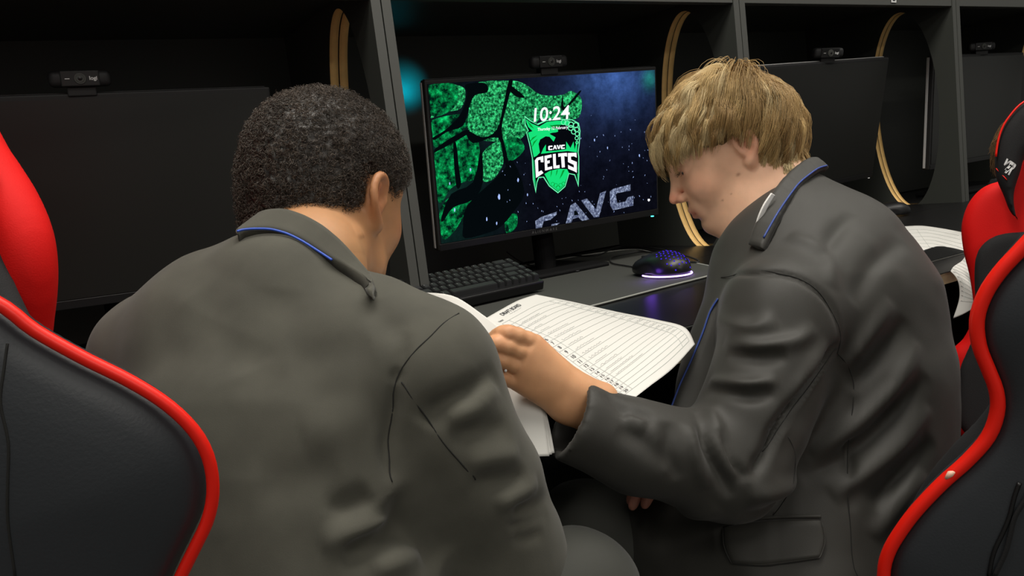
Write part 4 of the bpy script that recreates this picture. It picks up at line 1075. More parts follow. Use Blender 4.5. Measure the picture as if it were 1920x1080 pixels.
def stp(i, P, D):
    r = P-crown; q = P-cen; nn = q/np.linalg.norm(q, axis=1)[:, None]
    tg = r-(r*nn).sum(1)[:, None]*nn; tg /= np.linalg.norm(tg, axis=1)[:, None]+1e-6
    t = i/NS
    g = down*.12*(.3+t)+HB.f*frt[:, None]*.25-HB.u*frt[:, None]*.1*t-HB.u*bck[:, None]*.25+HB.l*0
    wave = .34*np.sin(i*1.0+clift[own]*6.28)[:, None]*cd_[own]
    lift_ = nn*((.30+.55*clift[own])[:, None]-(.5+.5*clift[own])[:, None]*t)
    pull = (cp[own]+tg*length[:, None]*t-P)*20*t
    nd = tg*1.+g+wave+lift_+pull+rng.normal(size=P.shape)*.05
    return D*.35+nd/np.linalg.norm(nd, axis=1)[:, None]*.65
def fix(P):
    L = (P-cen)@HB.ax.T; Rr = R0+.006; m = np.sqrt(((L/Rr)**2).sum(1)); s_ = np.where(m < 1, 1/np.maximum(m, .3), 1.); return cen+(P-cen)*s_[:, None]
stp.fix = fix
Vs, Fs, Ts = strands(hp, hn*.6, NS, length/NS, stp, .00034, tnt, .4)
shell_t = np.tile(brn*.5, (len(Vh), 1))  # under-shell coloured darker, painting shade into the gaps between locks
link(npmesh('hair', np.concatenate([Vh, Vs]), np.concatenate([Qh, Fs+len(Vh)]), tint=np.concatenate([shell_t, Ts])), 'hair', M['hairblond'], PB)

# blazer of the blond student
S = SDF()
S.ecap(W(1500, 520, 1.10), W(1560, 720, 1.08), .115, .140, fw, .85, .0); S.ecap(W(1560, 720, 1.08), W(1535, 1150, 1.05), .140, .180, fw, .85, .06)
S.cap(nB-UP*.0, W(1520, 560, 1.10), .068, .12, .05)
S.cap(W(1615, 540, 1.08), W(1622, 700, 1.07), .074, .076, .05)
S.cap(W(1600, 460, 1.09), W(1630, 560, 1.08), .055, .075, .05)
S.cap(W(1445, 500, 1.10), W(1400, 700, 1.09), .055, .075, .05); S.cap(shB, W(1530, 560, 1.05), .070, .09, .05)
S.cap(shB2, W(1480, 560, 1.15), .065, .08, .05)
S.cap(W(1400, 700, 1.09), W(1330, 1000, 1.10), .075, .10, .05)
arm = [W(1468, 590, .985), W(1450, 680, .965), W(1410, 790, .945), W(1372, 872, .935)]
S.cap(W(1420, 1010, 1.06), W(1275, 1000, 1.10), .105, .080, .05); S.cap(W(1450, 1110, 1.04), W(1310, 1110, 1.08), .11, .085, .05)
S.cap(W(1508, 372, 1.13), W(1560, 450, 1.11), .034, .06, .03)
S.chain(arm, [.070, .069, .066, .064], .018)
cw = W(1067, 784, .885); ce = W(1195, 838, .90)
cutn = unit((W(1300, 880, .92)-cw)); 
def fore(p):
    d = smin(cap(p, elB, ce, .062, .050), cap(p, ce, cw-cutn*.03, .050, .0445), .02)
    return np.maximum(d, -((p-cw.astype(np.float32))@cutn.astype(np.float32)))
S.add(fore, np.minimum(elB, cw)-.08, np.maximum(elB, cw)+.08, .02)
S.cap(cw-cutn*.04, cw+cutn*.06, .0395, .036, .002, 's')
S.chain([shB2, elB2, wrB2+(elB2-wrB2)*.15], [.065, .055, .043], .02)
# neck opening
S.cap(HB.p(-.02, 0, -.05), nB-UP*.02+f0*.01, .052, .052, .006, 's')
V, Q = S.mesh(.0042, 2)
V = V+normals(V, Q)*(.0020*vnoise(V, 15, 12)+.0009*vnoise(V, 36, 14))[:, None]
fold = [
 ([(1575, 640), (1545, 690), (1500, 750), (1465, 800), (1435, 850), (1405, 900)], .008, -.016), ([(1550, 640), (1500, 720), (1450, 800), (1410, 860)], .010, .006),
 ([(1350, 520), (1400, 512), (1470, 515), (1520, 535), (1560, 580), (1572, 640)], .005, -.0045),
 ([(1360, 640), (1420, 650), (1490, 640), (1530, 615)], .010, .006), ([(1365, 665), (1430, 672), (1480, 665)], .009, -.006), ([(1345, 600), (1400, 615), (1460, 600)], .012, .006),
 ([(1330, 715), (1400, 722), (1460, 712)], .008, .006), ([(1325, 732), (1400, 745), (1450, 735)], .008, -.006),
 ([(1300, 770), (1320, 830), (1345, 890), (1370, 935)], .007, -.007), ([(1285, 790), (1300, 850), (1325, 920)], .008, .006), ([(1330, 760), (1350, 830), (1385, 900)], .009, .006),
 ([(1345, 800), (1375, 860), (1400, 900)], .006, -.006), ([(1250, 790), (1255, 850), (1270, 900)], .009, -.005),
 ([(1130, 735), (1180, 775), (1230, 790)], .010, -.004), ([(1160, 800), (1210, 830), (1250, 880)], .012, -.004), ([(1170, 780), (1215, 800)], .009, .005),
 ([(1600, 650), (1560, 700), (1500, 780), (1450, 900)], .02, -.006),
 ([(1720, 640), (1680, 720), (1600, 800), (1520, 850)], .012, .007), ([(1735, 700), (1690, 770), (1600, 850), (1500, 900)], .012, -.008), ([(1740, 760), (1690, 830), (1620, 890), (1560, 930)], .012, .007),
 ([(1745, 820), (1690, 890), (1630, 950)], .012, -.008), ([(1700, 600), (1640, 680), (1590, 730)], .012, -.006), ([(1670, 560), (1620, 640), (1580, 690)], .012, .006),
 ([(1730, 880), (1680, 950), (1640, 1010)], .012, .006), ([(1600, 740), (1590, 840), (1600, 960)], .008, -.004),
 ([(1400, 930), (1460, 920), (1540, 880)], .012, .006), ([(1380, 965), (1460, 950), (1560, 920)], .012, -.005), ([(1200, 960), (1290, 970), (1350, 950)], .016, .005), ([(1200, 1010), (1280, 1020), (1340, 1010)], .016, -.005),
 ([(1600, 400), (1560, 450), (1540, 500)], .012, -.004), ([(1690, 450), (1640, 500), (1600, 570)], .014, -.005), ([(1480, 440), (1540, 480), (1560, 540)], .012, .005)]
for pl, w_, a_ in fold: V = stroke(V, Q, pl, w_*.9, a_*1.35)
V = lap(V, Q, .25)
jkB = link(npmesh('blazer', V, Q), 'blazer', M['jacket2'], PB); NJ = normals(V, Q)
def seamB(name, pxs, r, m, par, off=.0003): return seam(name, pxs, r, m, par, V=V, N=NJ, off=off)
seamB('shoulder_seam', [(1352, 520), (1400, 508), (1460, 512), (1515, 532), (1555, 575), (1575, 630), (1570, 660)], .0006, M['seamline'], jkB)
seamB('sleeve_seam', [(1568, 650), (1540, 690), (1500, 745), (1460, 800), (1430, 850)], .0005, M['seamline'], jkB)
seamB('side_seam', [(1570, 660), (1600, 720), (1590, 850), (1592, 960), (1600, 1050), (1610, 1085)], .0005, M['seamline'], jkB)
seamB('dart_seam', [(1480, 820), (1492, 870), (1475, 940), (1440, 975)], .0005, M['seamline'], jkB)
# pocket flap
fl, F1 = patch('pocket_flap', [[(1360, 992), (1420, 981), (1480, 977), (1540, 976)], [(1362, 1025), (1420, 1022), (1480, 1018), (1546, 1014)], [(1378, 1058), (1425, 1062), (1480, 1056), (1536, 1048)]], V, NJ, .003, M['jacket2'], jkB, .003, nu=12, nv=24)
tube('pocket_welt', F1[0]+UP*.003, .0022, M['jacket2'], jkB, n=6)
tube('flap_edge', np.concatenate([F1[1:-1, 0], F1[-1], F1[1:-1, -1][::-1]]), .0009, M['jacket2'], jkB, n=6)
# collar, shirt and piping
_, F1 = patch('collar', [[(1412, 462), (1419, 432), (1440, 385), (1466, 345), (1493, 317), (1516, 302), (1532, 304)], [(1420, 466), (1432, 436), (1452, 394), (1478, 355), (1503, 328), (1526, 311), (1540, 311)], [(1434, 470), (1447, 440), (1468, 402), (1492, 364), (1514, 339), (1536, 323), (1548, 320)]], np.concatenate([V, V1]), np.concatenate([NJ, N1]), .004, M['jacket2'], jkB, .004, nu=9, nv=36)
tube('collar_piping', catmull([F1[-2, j]-fw*.0015 for j in range(4, 33, 4)], 6), .0013, M['navypipe'], jkB, n=8)
ribbon('shirt_collar', [W(1415, 430, 1.035), W(1421, 408, 1.03), W(1432, 383, 1.03), W(1446, 362, 1.035)], [W(1420, 436, 1.035), W(1428, 412, 1.035), W(1439, 388, 1.035), W(1452, 366, 1.04)], M['shirt'], PB, .002)
# front edge with lapel piping
lp = [W(1345, 560, 1.04), W(1330, 585, 1.04), W(1316, 625, 1.035), W(1295, 675, 1.03), W(1272, 725, 1.02), W(1250, 785, 1.0)]
ribbon('front_edge', lp, [W(1400, 540, 1.06), W(1390, 585, 1.05), W(1385, 640, 1.04), W(1370, 700, 1.03), W(1345, 755, 1.02), W(1310, 800, 1.0)], M['jacket2'], jkB, .006, puff=.006)
tube('lapel_piping', catmull([p-fw*.003 for p in lp], 10), .0013, M['navypipe'], jkB, n=8)
hB = [W(1480, 1150, 1.02), W(1480, 1120, 1.22)]; kB = [W(1095, 985, 1.12), W(1080, 900, 1.30)]
hB = [W(1560, 1110, 1.06)-np.array([0, 0, .03]), W(1540, 1090, 1.24)-np.array([0, 0, .03])]
legs('trousers', PB, hB, kB, [np.array([kB[0][0], kB[0][1]+.02, .09]), np.array([kB[1][0], kB[1][1]+.03, .09])], M['trouser'], r=(.066, .062, .05))

# ================================================================ third student, mostly hidden behind the red chair
h3 = W(1962, 312, 1.64); f3 = unit(np.array([.35, 1, -.25])); H3 = Head(h3, f3, np.array([0, .2, 1.]), .95)
S = SDF(); H3.sdf(S); S.cap(H3.p(-.02, 0, -.02), h3+np.array([-.0, -.03, -.17]), .052, .06, .03); V1, Q1 = S.mesh(.004, 1)
S = SDF(); b3 = h3+np.array([0, -.03, -.19]); hp3 = np.array([h3[0], h3[1]-.04, .55]); S.chain([b3, hp3], [.07, .1], .04)
P3r = unit(np.cross([0, 0, 1.], [.35, 1, 0])); 
S.cap(b3+P3r*.14-[0, 0, .03], b3-P3r*.14-[0, 0, .03], .05, .05, .04)
for q in (-1, 1):
    e = b3+P3r*.18*q+np.array([0, .02, -.27]); w = e+np.array([.1, .17, .03]); S.chain([b3+P3r*.15*q-[0, 0, .03], e, w], [.045, .036, .025], .02)
V2, Q2 = S.mesh(.007, 1)
S = SDF()
for q in (-1, 1):
    w = b3+P3r*.18*q+np.array([.1, .19, -.24]); gen_hand(S, w, np.array([.2, 1, 0.]), np.array([0, 0, -1.]), q, .3, .9)
V3, Q3 = S.mesh(.004, 1)
P3_ = person_mesh('person', [(a, b, skin_tint(a, toneB)) for a, b in ((V1, Q1), (V2, Q2), (V3, Q3))], 'partly hidden person with light brown hair sitting behind the red headrest chair')
S = SDF(); S.chain([b3, hp3], [.10, .135], .04); S.cap(b3+P3r*.14-[0, 0, .03], b3-P3r*.14-[0, 0, .03], .065, .065, .05)
for q in (-1, 1):
    e = b3+P3r*.18*q+np.array([0, .02, -.27]); w = e+np.array([.1, .17, .03]); S.chain([b3+P3r*.15*q-[0, 0, .03], e, e+(w-e)*.85], [.062, .054, .042], .02)
V, Q = S.mesh(.007, 2); link(npmesh('blazer', V, Q), 'blazer', M['jacket2'], P3_)
legs('trousers', P3_, [hp3+P3r*.08-[0, 0, .03], hp3-P3r*.08-[0, 0, .03]], [hp3+P3r*.12+np.array([.12, .36, .0]), hp3-P3r*.12+np.array([.12, .36, .0])], [np.array([*(hp3+P3r*.12+np.array([.12, .38, 0]))[:2], .09]), np.array([*(hp3-P3r*.12+np.array([.12, .38, 0]))[:2], .09])], M['trouser'])
S = SDF(); S.ell(H3.p(-.006, 0, .043), np.array((.106, .083, .090))*.95, H3.ax, 0); S.ell(H3.p(-.05, 0, -.010), np.array((.058, .064, .055))*.95, H3.ax, .03)
S.ell(H3.p(.085, 0, -.010), np.array((.085, .11, .054))*.95, H3.ax, .012, 's'); Vh, Qh = S.mesh(.004, 2)
hp, hn = sample_surface(Vh, Qh, np.ones(len(Vh), bool), 3500); cen3 = H3.p(-.004, 0, .036); cr3 = H3.p(-.06, 0, .11)
tn = np.array(s2l((120, 92, 62)))*(.7+.8*rng.random((len(hp), 1)))
def stp(i, P, D):
    r = P-cr3; q = P-cen3; nn = q/np.linalg.norm(q, axis=1)[:, None]; tg = r-(r*nn).sum(1)[:, None]*nn
    return tg/np.linalg.norm(tg, axis=1)[:, None]+nn*.1+np.array([0, 0, -.4])+rng.normal(size=P.shape)*.3
Vs, Fs, Ts = strands(hp, hn*.4, 6, .007, stp, .0006, tn, .4)
link(npmesh('hair', np.concatenate([Vh, Vs]), np.concatenate([Qh, Fs+len(Vh)]), tint=np.concatenate([np.tile(np.array(s2l((95, 72, 48))), (len(Vh), 1)), Ts])), 'hair', M['hairblond'], P3_)
# ================================================================ papers
def grid_surface(G, nu=24, nv=30):
    """G: rows (v) of control points (u) -> smooth function (u,v)->3D"""
    G = np.array(G, float); rows = np.array([catmull(r, 8) for r in G])        # (R, m, 3)
    cols = np.array([catmull(rows[:, j], 8) for j in range(rows.shape[1])])      # (m, n, 3)
    m, n = cols.shape[:2]
    def fn(u, v):
        a = np.clip(u, 0, 1)*(m-1); b = np.clip(v, 0, 1)*(n-1); i = int(min(a, m-2)); j = int(min(b, n-2)); s, t = a-i, b-j
        return cols[i, j]*(1-s)*(1-t)+cols[i+1, j]*s*(1-t)+cols[i, j+1]*(1-s)*t+cols[i+1, j+1]*s*t
    return fn
def sheet(name, fn, label, nu=28, nv=40, th=.0004):
    P = np.array([[fn(i/nu, j/nv) for j in range(nv+1)] for i in range(nu+1)])
    du = np.gradient(P, axis=0); dv = np.gradient(P, axis=1); N = np.cross(du, dv); N /= np.linalg.norm(N, axis=2)[..., None]
    if N[nu//2, nv//2]@(C-P[nu//2, nv//2]) < 0: N = -N
    V = np.concatenate([P.reshape(-1, 3), (P-N*th).reshape(-1, 3)]); w = nv+1; o = (nu+1)*w; Fq = []
    for i in range(nu):
        for j in range(nv):
            a = i*w+j; Fq += [[a, a+1, a+w+1, a+w], [o+a, o+a+w, o+a+w+1, o+a+1]]
    for i in range(nu): Fq += [[i*w, (i+1)*w, o+(i+1)*w, o+i*w], [i*w+nv, o+i*w+nv, o+(i+1)*w+nv, (i+1)*w+nv]]
    for j in range(nv): Fq += [[j, o+j, o+j+1, j+1], [nu*w+j, nu*w+j+1, o+nu*w+j+1, o+nu*w+j]]
    o_ = link(npmesh(name, V, np.array(Fq)), name, M['paper']); tag(o_, label, 'paper')
    def lifted(u, v, h=.0004):
        p = fn(u, v); e = .004; a = fn(min(u+e, 1), v)-fn(max(u-e, 0), v); b = fn(u, min(v+e, 1))-fn(u, max(v-e, 0)); n = np.cross(a, b); n /= np.linalg.norm(n)+1e-12
        if n@(C-p) < 0: n = -n
        return p+n*h
    return o_, lifted
def rules(name, lines, fn, w, m, par, seg=14):
    """printed lines (u0,v0,u1,v1) as thin strips on the sheet; w in metres"""
    V, Fq = [], []
    for u0, v0, u1, v1 in lines:
        pts = [fn(u0+(u1-u0)*i/seg, v0+(v1-v0)*i/seg) for i in range(seg+1)]
        k = len(V)
        for i in range(seg+1):
            t = pts[min(i+1, seg)]-pts[max(i-1, 0)]; n = C-pts[i]; s = np.cross(t, n); s /= np.linalg.norm(s)+1e-12
            V += [pts[i]-s*w/2, pts[i]+s*w/2]
        for i in range(seg): Fq.append([k+2*i, k+2*i+1, k+2*i+3, k+2*i+2])
    return link(npmesh(name, np.array(V), np.array(Fq)), name, m, par)
def scrawl(name, items, fn, m, par):
    """handwriting: (u, v, length in u, height)"""
    V, Fq = [], []; rr = random.Random(11)
    for u, v, L, h in items:
        n = max(6, int(L/.012)); 
        n = n*2; p1, p2, f1_, f2_ = rr.uniform(0, 6), rr.uniform(0, 6), rr.uniform(.8, 1.2), rr.uniform(1.9, 2.6)
        pts = [fn(u+L*(i+.7*sin(i*f1_*1.3+p2))/n, v-h*.5*(.5+.30*sin(i*f1_+p1)+.22*sin(i*f2_*.5+p2)), .0006) for i in range(n+1)]
        k = len(V)
        for i, p in enumerate(pts):
            t = pts[min(i+1, n)]-pts[max(i-1, 0)]; s = np.cross(t, C-p); s /= np.linalg.norm(s)+1e-12; V += [p-s*.00016, p+s*.00016]
        for i in range(n): Fq.append([k+2*i, k+2*i+1, k+2*i+3, k+2*i+2])
    return link(npmesh(name, np.array(V), np.array(Fq)), name, m, par)
GA = [[W(905, 600, 1.04), W(940, 580, 1.10), W(972, 563, 1.17), W(1005, 552, 1.24)],
      [W(952, 622, 1.01), W(992, 600, 1.07), W(1030, 580, 1.13), W(1075, 566, 1.19)],
      [W(1015, 652, .98), W(1062, 626, 1.03), W(1110, 602, 1.08), W(1155, 584, 1.14)],
      [W(1080, 700, .94), W(1130, 666, .99), W(1182, 630, 1.04), W(1235, 600, 1.09)],
      [W(1130, 733, .91), W(1182, 695, .955), W(1236, 652, 1.0), W(1284, 614, 1.05)],
      [W(1175, 757, .88), W(1218, 724, .925), W(1262, 690, .97), W(1303, 645, 1.02)]]
fnA = grid_surface(GA)
shA, fA = sheet('paper_sheet', fnA, 'large printed draft board sheet with ruled rows and numbers, lying in front of the keyboard')
rows = [.13+i*.0375 for i in range(22)]
ln = [(.10, v, .93, v) for v in rows]+[(.10, rows[0], .10, rows[-1]), (.20, rows[0], .20, rows[-1]), (.84, rows[0], .84, rows[-1]), (.93, rows[0], .93, rows[-1])]
rules('ruled_lines', ln, fA, .0005, M['inkline'], shA)
def on_sheet(fn, u0, v0, su, sv): return lambda a, b: tuple(fn(u0+a*su, v0-b*sv, .0006))
for i in range(20):
    v = (rows[i+1]+rows[i+2])/2 if i < 20 else 0
    text_obj('row_number', str(i+1), .0078, M['ink'], shA, on_sheet(fA, .15, v, 1/.205*1.1, 1/.30*1.1), bold=.00001)
text_obj('title_text', 'DRAFT BOARD', .0105, M['ink'], shA, on_sheet(fA, .40, .062, 1/.21, 1/.22), bold=.00015)
text_obj('note_text', 'Name:', .0055, M['ink'], shA, on_sheet(fA, .14, .105, 1/.23, 1/.26), bold=.0001)
rr = random.Random(2)
scrawl('handwriting', [(.23, rows[i]+.033, rr.uniform(.10, .30), .018) for i in range(1, 17)]+[(.85, rows[i]+.033, rr.uniform(.04, .075), .018) for i in range(1, 17)]+[(.3, .095, .2, .01)], fA, mat('pencil_grey', (120, 124, 124), .8), shA)
# the bundle of sheets bent down beside the sleeve, held by the fingers
for j in range(3):
    o = j*.0022
    GB = [[W(790, 548, .985+o), W(850, 555, .975+o), W(905, 590, .955+o), W(945+j*2, 622, .935+o)],
          [W(800, 610, .955+o), W(860, 625, .94+o), W(915, 645, .93+o), W(965+j*2, 668, .912+o)],
          [W(830, 690, .92+o), W(885, 695, .915+o), W(940, 705, .905+o), W(992+j*2, 722, .895+o)],
          [W(865, 780, .885+o), W(915, 775, .885+o), W(970, 765, .885+o), W(1016+j*3, 764+j, .885+o)],
          [W(900, 870, .86+o), W(940, 862, .862+o), W(990-j, 857, .865+o), W(1030+j*5, 855-j*3, .868+o)]]
    fB = grid_surface(GB)
    nm = ['front sheet of the white bundle bent down beside the dark blazer sleeve', 'middle sheet of the white bundle held by the blond student', 'rear sheet of the white bundle held by the blond student'][j]
    sB, fBl = sheet('paper_sheet', fB, nm, 16, 40)
    if j == 0: scrawl('print_marks', [(.55, .42, .3, .01), (.5, .45, .35, .01)], fBl, M['ink'], sB)
GC = [[Zp(1684, 425, DZ+.003), Zp(1725, 423, DZ+.003), Zp(1765, 428, DZ+.003), Zp(1803, 435, DZ+.003)],
      [Zp(1702, 450, DZ+.003), Zp(1742, 448, DZ+.003), Zp(1780, 456, DZ+.003), Zp(1814, 466, DZ+.003)],
      [W(1728, 476, 1.53), W(1766, 481, 1.50), W(1798, 492, 1.46), W(1822, 505, 1.42)],
      [W(1786, 512, 1.44), W(1805, 520, 1.42), W(1820, 530, 1.40), W(1832, 540, 1.37)],
      [W(1799, 552, 1.42), W(1812, 556, 1.40), W(1824, 560, 1.38), W(1836, 562, 1.36)],
      [W(1787, 597, 1.42), W(1804, 590, 1.40), W(1822, 580, 1.38), W(1838, 572, 1.36)]]
sC, fC = sheet('paper_sheet', grid_surface(GC), 'white printed sheet drooping over the desk edge, right of the blond student')
rules('ruled_lines', [(.12+.0, v, .9, v) for v in np.linspace(.08, .85, 18)]+[(.25, .08, .25, .85)], fC, .0005, M['inkline'], sC)
scrawl('print_marks', [(.14, v, .05, .01) for v in np.linspace(.35, .85, 12)], fC, M['ink'], sC)

# ================================================================ gaming chairs
def sd_poly(P, poly):
    x, y = P; d = np.full(x.shape, 1e9, np.float32); s = np.ones(x.shape, np.int8); n = len(poly)
    for i in range(n):
        ax_, ay = poly[i]; bx, by = poly[i-1]; ex, ey = bx-ax_, by-ay; wx, wy = x-ax_, y-ay
        t = np.clip((wx*ex+wy*ey)/(ex*ex+ey*ey+1e-12), 0, 1); d = np.minimum(d, (wx-ex*t)**2+(wy-ey*t)**2)
        c1 = y >= ay; c2 = y < by; c3 = ex*wy > ey*wx
        s = np.where((c1 & c2 & c3) | (~c1 & ~c2 & ~c3), -s, s)
    return np.sqrt(d)*s
class Plane:
    def __init__(s, O, n, tilt):
        n = unit(np.array([n[0], n[1], 0])); s.Z = unit(n-np.array([0, 0, 1])*tilt); s.Y = unit(np.array([0, 0, 1])+n*tilt); s.X = np.cross(s.Y, s.Z); s.O = np.array(O, float)
    def w(s, a, b, c=0): return s.O+s.X*a+s.Y*b+s.Z*c
    def px(s, x, y, c=0.):
        p = onplane(x, y, s.O+s.Z*c, s.Z)-s.O; return p@s.X, p@s.Y
def pad(pl, poly, zc, half, rnd, h=.005, puff=0., one=False):
    """a cushion: outline poly on the plane, centre height zc, half thickness, rounded by rnd; puff swells the middle"""
    A = np.array(poly, float); lo2, hi2 = A.min(0), A.max(0); mm = rnd+half+.02
    g = [np.arange(lo2[0]-mm, hi2[0]+mm, h), np.arange(lo2[1]-mm, hi2[1]+mm, h), np.arange(zc-half-puff-mm, zc+half+puff+mm, h)]
    XX, YY = np.meshgrid(g[0], g[1], indexing='ij'); d2 = sd_poly((XX.astype(np.float32), YY.astype(np.float32)), A)
    sw = puff*(1-np.exp(-np.maximum(-d2, 0)/.05)); ZZ = g[2][None, None, :]-zc
    qx = (d2+rnd)[..., None]; qz = np.abs(ZZ)-(half+sw[..., None]*((ZZ > 0) if one else 1))+rnd
    S = np.minimum(np.maximum(qx, qz), 0)+np.sqrt(np.maximum(qx, 0)**2+np.maximum(qz, 0)**2)-rnd
    V, Q = nets(S.astype(np.float32), np.array([g[0][0], g[1][0], g[2][0]]), h, 2)
    return np.array(pl.O)+V[:, :1]*pl.X+V[:, 1:2]*pl.Y+V[:, 2:3]*pl.Z, Q
def resample(P, n=90):
    P = catmull(P, 8); d = np.r_[0, np.cumsum(np.linalg.norm(np.diff(P, axis=0), axis=1))]; t = np.linspace(0, d[-1], n)
    return np.c_[np.interp(t, d, P[:, 0]), np.interp(t, d, P[:, 1])]
SH = [None, None]
def chair(label, O, n, tilt, edge, side, half=.27, back=True, a_ref=0, pipe=.0045, seatlen=.46, edge_pts=None):
    """edge: backrest outline as seen in the photo (top to bottom) on the side 'side' (+1 right edge, -1 left edge)"""
    pl = Plane(O, n, tilt); E = np.array([pl.px(*q, 0. if back else .01) for q in edge]); a0 = E[a_ref, 0]-side*half
    E[:, 0] -= a0; E[:, 0] = side*np.maximum(E[:, 0]*side, .09); pl.O = pl.O+pl.X*a0
    E = resample(E); mir = E[::-1]*np.array([-1, 1]); poly = np.concatenate([E, mir])
    keep = np.r_[True, np.linalg.norm(np.diff(poly, axis=0), axis=1) > 1e-4]; poly = poly[keep]
    bot = E[:, 1].min(); top = E[:, 1].max(); sgn = 1 if back else -1
    base = pl.w(0, bot, -sgn*.25); base = np.array([base[0], base[1], 0.])
    r = empty('gaming_chair', tuple(base), label, 'chair')
    V, Q = pad(pl, poly*(.985 if back else 1.), -.022 if back else .0, .018 if back else .02, .016 if back else .018, puff=.026 if back else .012, one=back)
    link(npmesh('back_shell' if back else 'back_cushion', V, Q), 'back_shell' if back else 'back_cushion', M['leather'] if back else M['redfab'], r); SH[:] = [V, normals(V, Q)]
    return r, pl, E, poly, a0, base, sgn, bot, top
def chair_rest(r, pl, base, sgn, bot, zs=.44, w=.5):
    """seat, arms' bracket, gas column and five-star base"""
    d = unit(np.array([*(-sgn*pl.Z)[:2], 0])); X = np.array([d[1], -d[0], 0]); cpt = base.copy()
    P2 = Plane(cpt+np.array([0, 0, zs-.05]), np.array([1, 0, 0]), 0); P2.X = X; P2.Y = d; P2.Z = np.array([0, 0, 1.])
    out = [(-.24, -.20), (-.25, .0), (-.24, .17), (-.15, .22), (.15, .22), (.24, .17), (.25, 0), (.24, -.20), (0, -.23)]
    V, Q = pad(P2, catmull(out, 6, closed=True), 0, .035, .03, h=.008, puff=.01); link(npmesh('seat', V, Q), 'seat', M['leather'], r)
    for q in (-1, 1):
        V, Q = pad(P2, catmull([(q*.19, -.2), (q*.26, -.18), (q*.27, .0), (q*.25, .2), (q*.2, .21), (q*.185, 0)], 6, closed=True), .03, .028, .026, h=.008, puff=.01)
        link(npmesh('seat_bolster', V, Q), 'seat_bolster', M['redfab'], r)
        a = cpt+X*q*.23-d*.22+np.array([0, 0, zs-.05]); b = pl.w(q*.17, bot+.03, -sgn*.02)
        MB().cyl(tuple(a), tuple(b), .012).build('recliner_bracket', M['plastic2'], r)
    MB().cyl(tuple(cpt+[0, 0, .09]), tuple(cpt+[0, 0, zs-.1]), .028).cyl(tuple(cpt+[0, 0, .06]), tuple(cpt+[0, 0, .14]), .045).build('gas_column', M['plastic2'], r)
    MB().box(tuple(cpt+[0, 0, zs-.1]), (.22, .22, .03), bev=.01).build('tilt_plate', M['plastic2'], r)
    for i in range(5):
        a = 2*pi*i/5+.3; v = np.array([cos(a), sin(a), 0])
        MB().cyl(tuple(cpt+v*.03+[0, 0, .09]), tuple(cpt+v*.29+[0, 0, .072]), .024, .016, n=12).build('base_arm', M['plastic2'], r)
        e = cpt+v*.29; t = np.array([-v[1], v[0], 0])
        MB().cyl(tuple(e+t*.012+[0, 0, .028]), tuple(e+t*.026+[0, 0, .028]), .027, n=20).cyl(tuple(e-t*.026+[0, 0, .028]), tuple(e-t*.012+[0, 0, .028]), .027, n=20).cyl(tuple(e+[0, 0, .028]), tuple(e+[0, 0, .07]), .009, n=10).build('caster', M['plastic'], r)
def rotv(v, a): v = unit(v); return np.array([v[0]*cos(a)-v[1]*sin(a), v[0]*sin(a)+v[1]*cos(a), 0])
nb0 = -hz0
# near left: black shell with red piping, seen from behind
eL = [(-420, -60), (-330, 0), (-250, 120), (-215, 240), (-205, 350), (-190, 450), (-110, 520), (0, 576), (60, 622), (150, 673), (240, 718), (310, 762), (362, 812), (390, 865), (398, 925), (388, 980), (365, 1030), (338, 1085), (290, 1190), (220, 1300), (60, 1380)]
r, pl, E, poly, a0, base, sg, bot, top = chair('black gaming chair with red piping at lower left, seen from behind', W(200, 850, .53), rotv(nb0, .2), .12, eL, 1, .27, True, 15)
Pp = np.array([pl.w(a, b, -.004) for a, b in poly]); tube('piping', Pp, .0045, M['redpipe'], r, n=10, closed=True)
tube('panel_seam', catmull(facing_points(*SH, [(8, 650), (6, 700), (6, 760), (8, 830), (12, 900), (16, 980), (22, 1080)], .0002), 4), .0009, M['seamline'], r, n=6)
chair_rest(r, pl, base, sg, bot)
V, Q = pad(pl, poly*np.array([.86, .94]), -.060, .02, .02, h=.007); link(npmesh('front_cushion', V, Q), 'front_cushion', M['blackfab'], r)
# near right
eR = [(2230, 150), (2040, 220), (1985, 330), (1965, 410), (1921, 464), (1880, 508), (1850, 552), (1834, 600), (1838, 650), (1855, 695), (1870, 735), (1872, 775), (1855, 822), (1815, 868), (1770, 908), (1722, 958), (1690, 1000), (1667, 1040), (1658, 1082), (1662, 1160), (1720, 1260), (1850, 1320)]
r, pl, E, poly, a0, base, sg, bot, top = chair('black gaming chair with red piping at lower right, behind the blond student', W(1800, 800, .80), rotv(nb0, -.3), .10, eR, -1, .27, True, 18)
Pp = np.array([pl.w(a, b, -.004) for a, b in poly]); tube('piping', Pp, .0068, M['redpipe'], r, n=10, closed=True)
wp = np.array([pl.px(*q) for q in ((1773, 897), (1782, 888), (1790, 884))]); tube('worn_patch', [pl.w(a, b, .0005) for a, b in wp], [.0016, .0034, .0016], mat('worn_pale_plastic', (235, 190, 165), .6), r, n=8)
zq = [(1916, 905), (1903, 935), (1890, 965), (1878, 1000), (1864, 1040), (1850, 1075)]
tube('zip', catmull(facing_points(*SH, zq, .0006), 4), .0022, M['plastic'], r, n=6)
tube('zip_tape', catmull(facing_points(*SH, [(x+16, y+2) for x, y in zq], .0), 4), .004, M['blackfab'], r, n=6, flat=.6)
chair_rest(r, pl, base, sg, bot)
V, Q = pad(pl, poly*np.array([.86, .94]), -.085, .02, .02, h=.007); link(npmesh('front_cushion', V, Q), 'front_cushion', M['blackfab'], r)
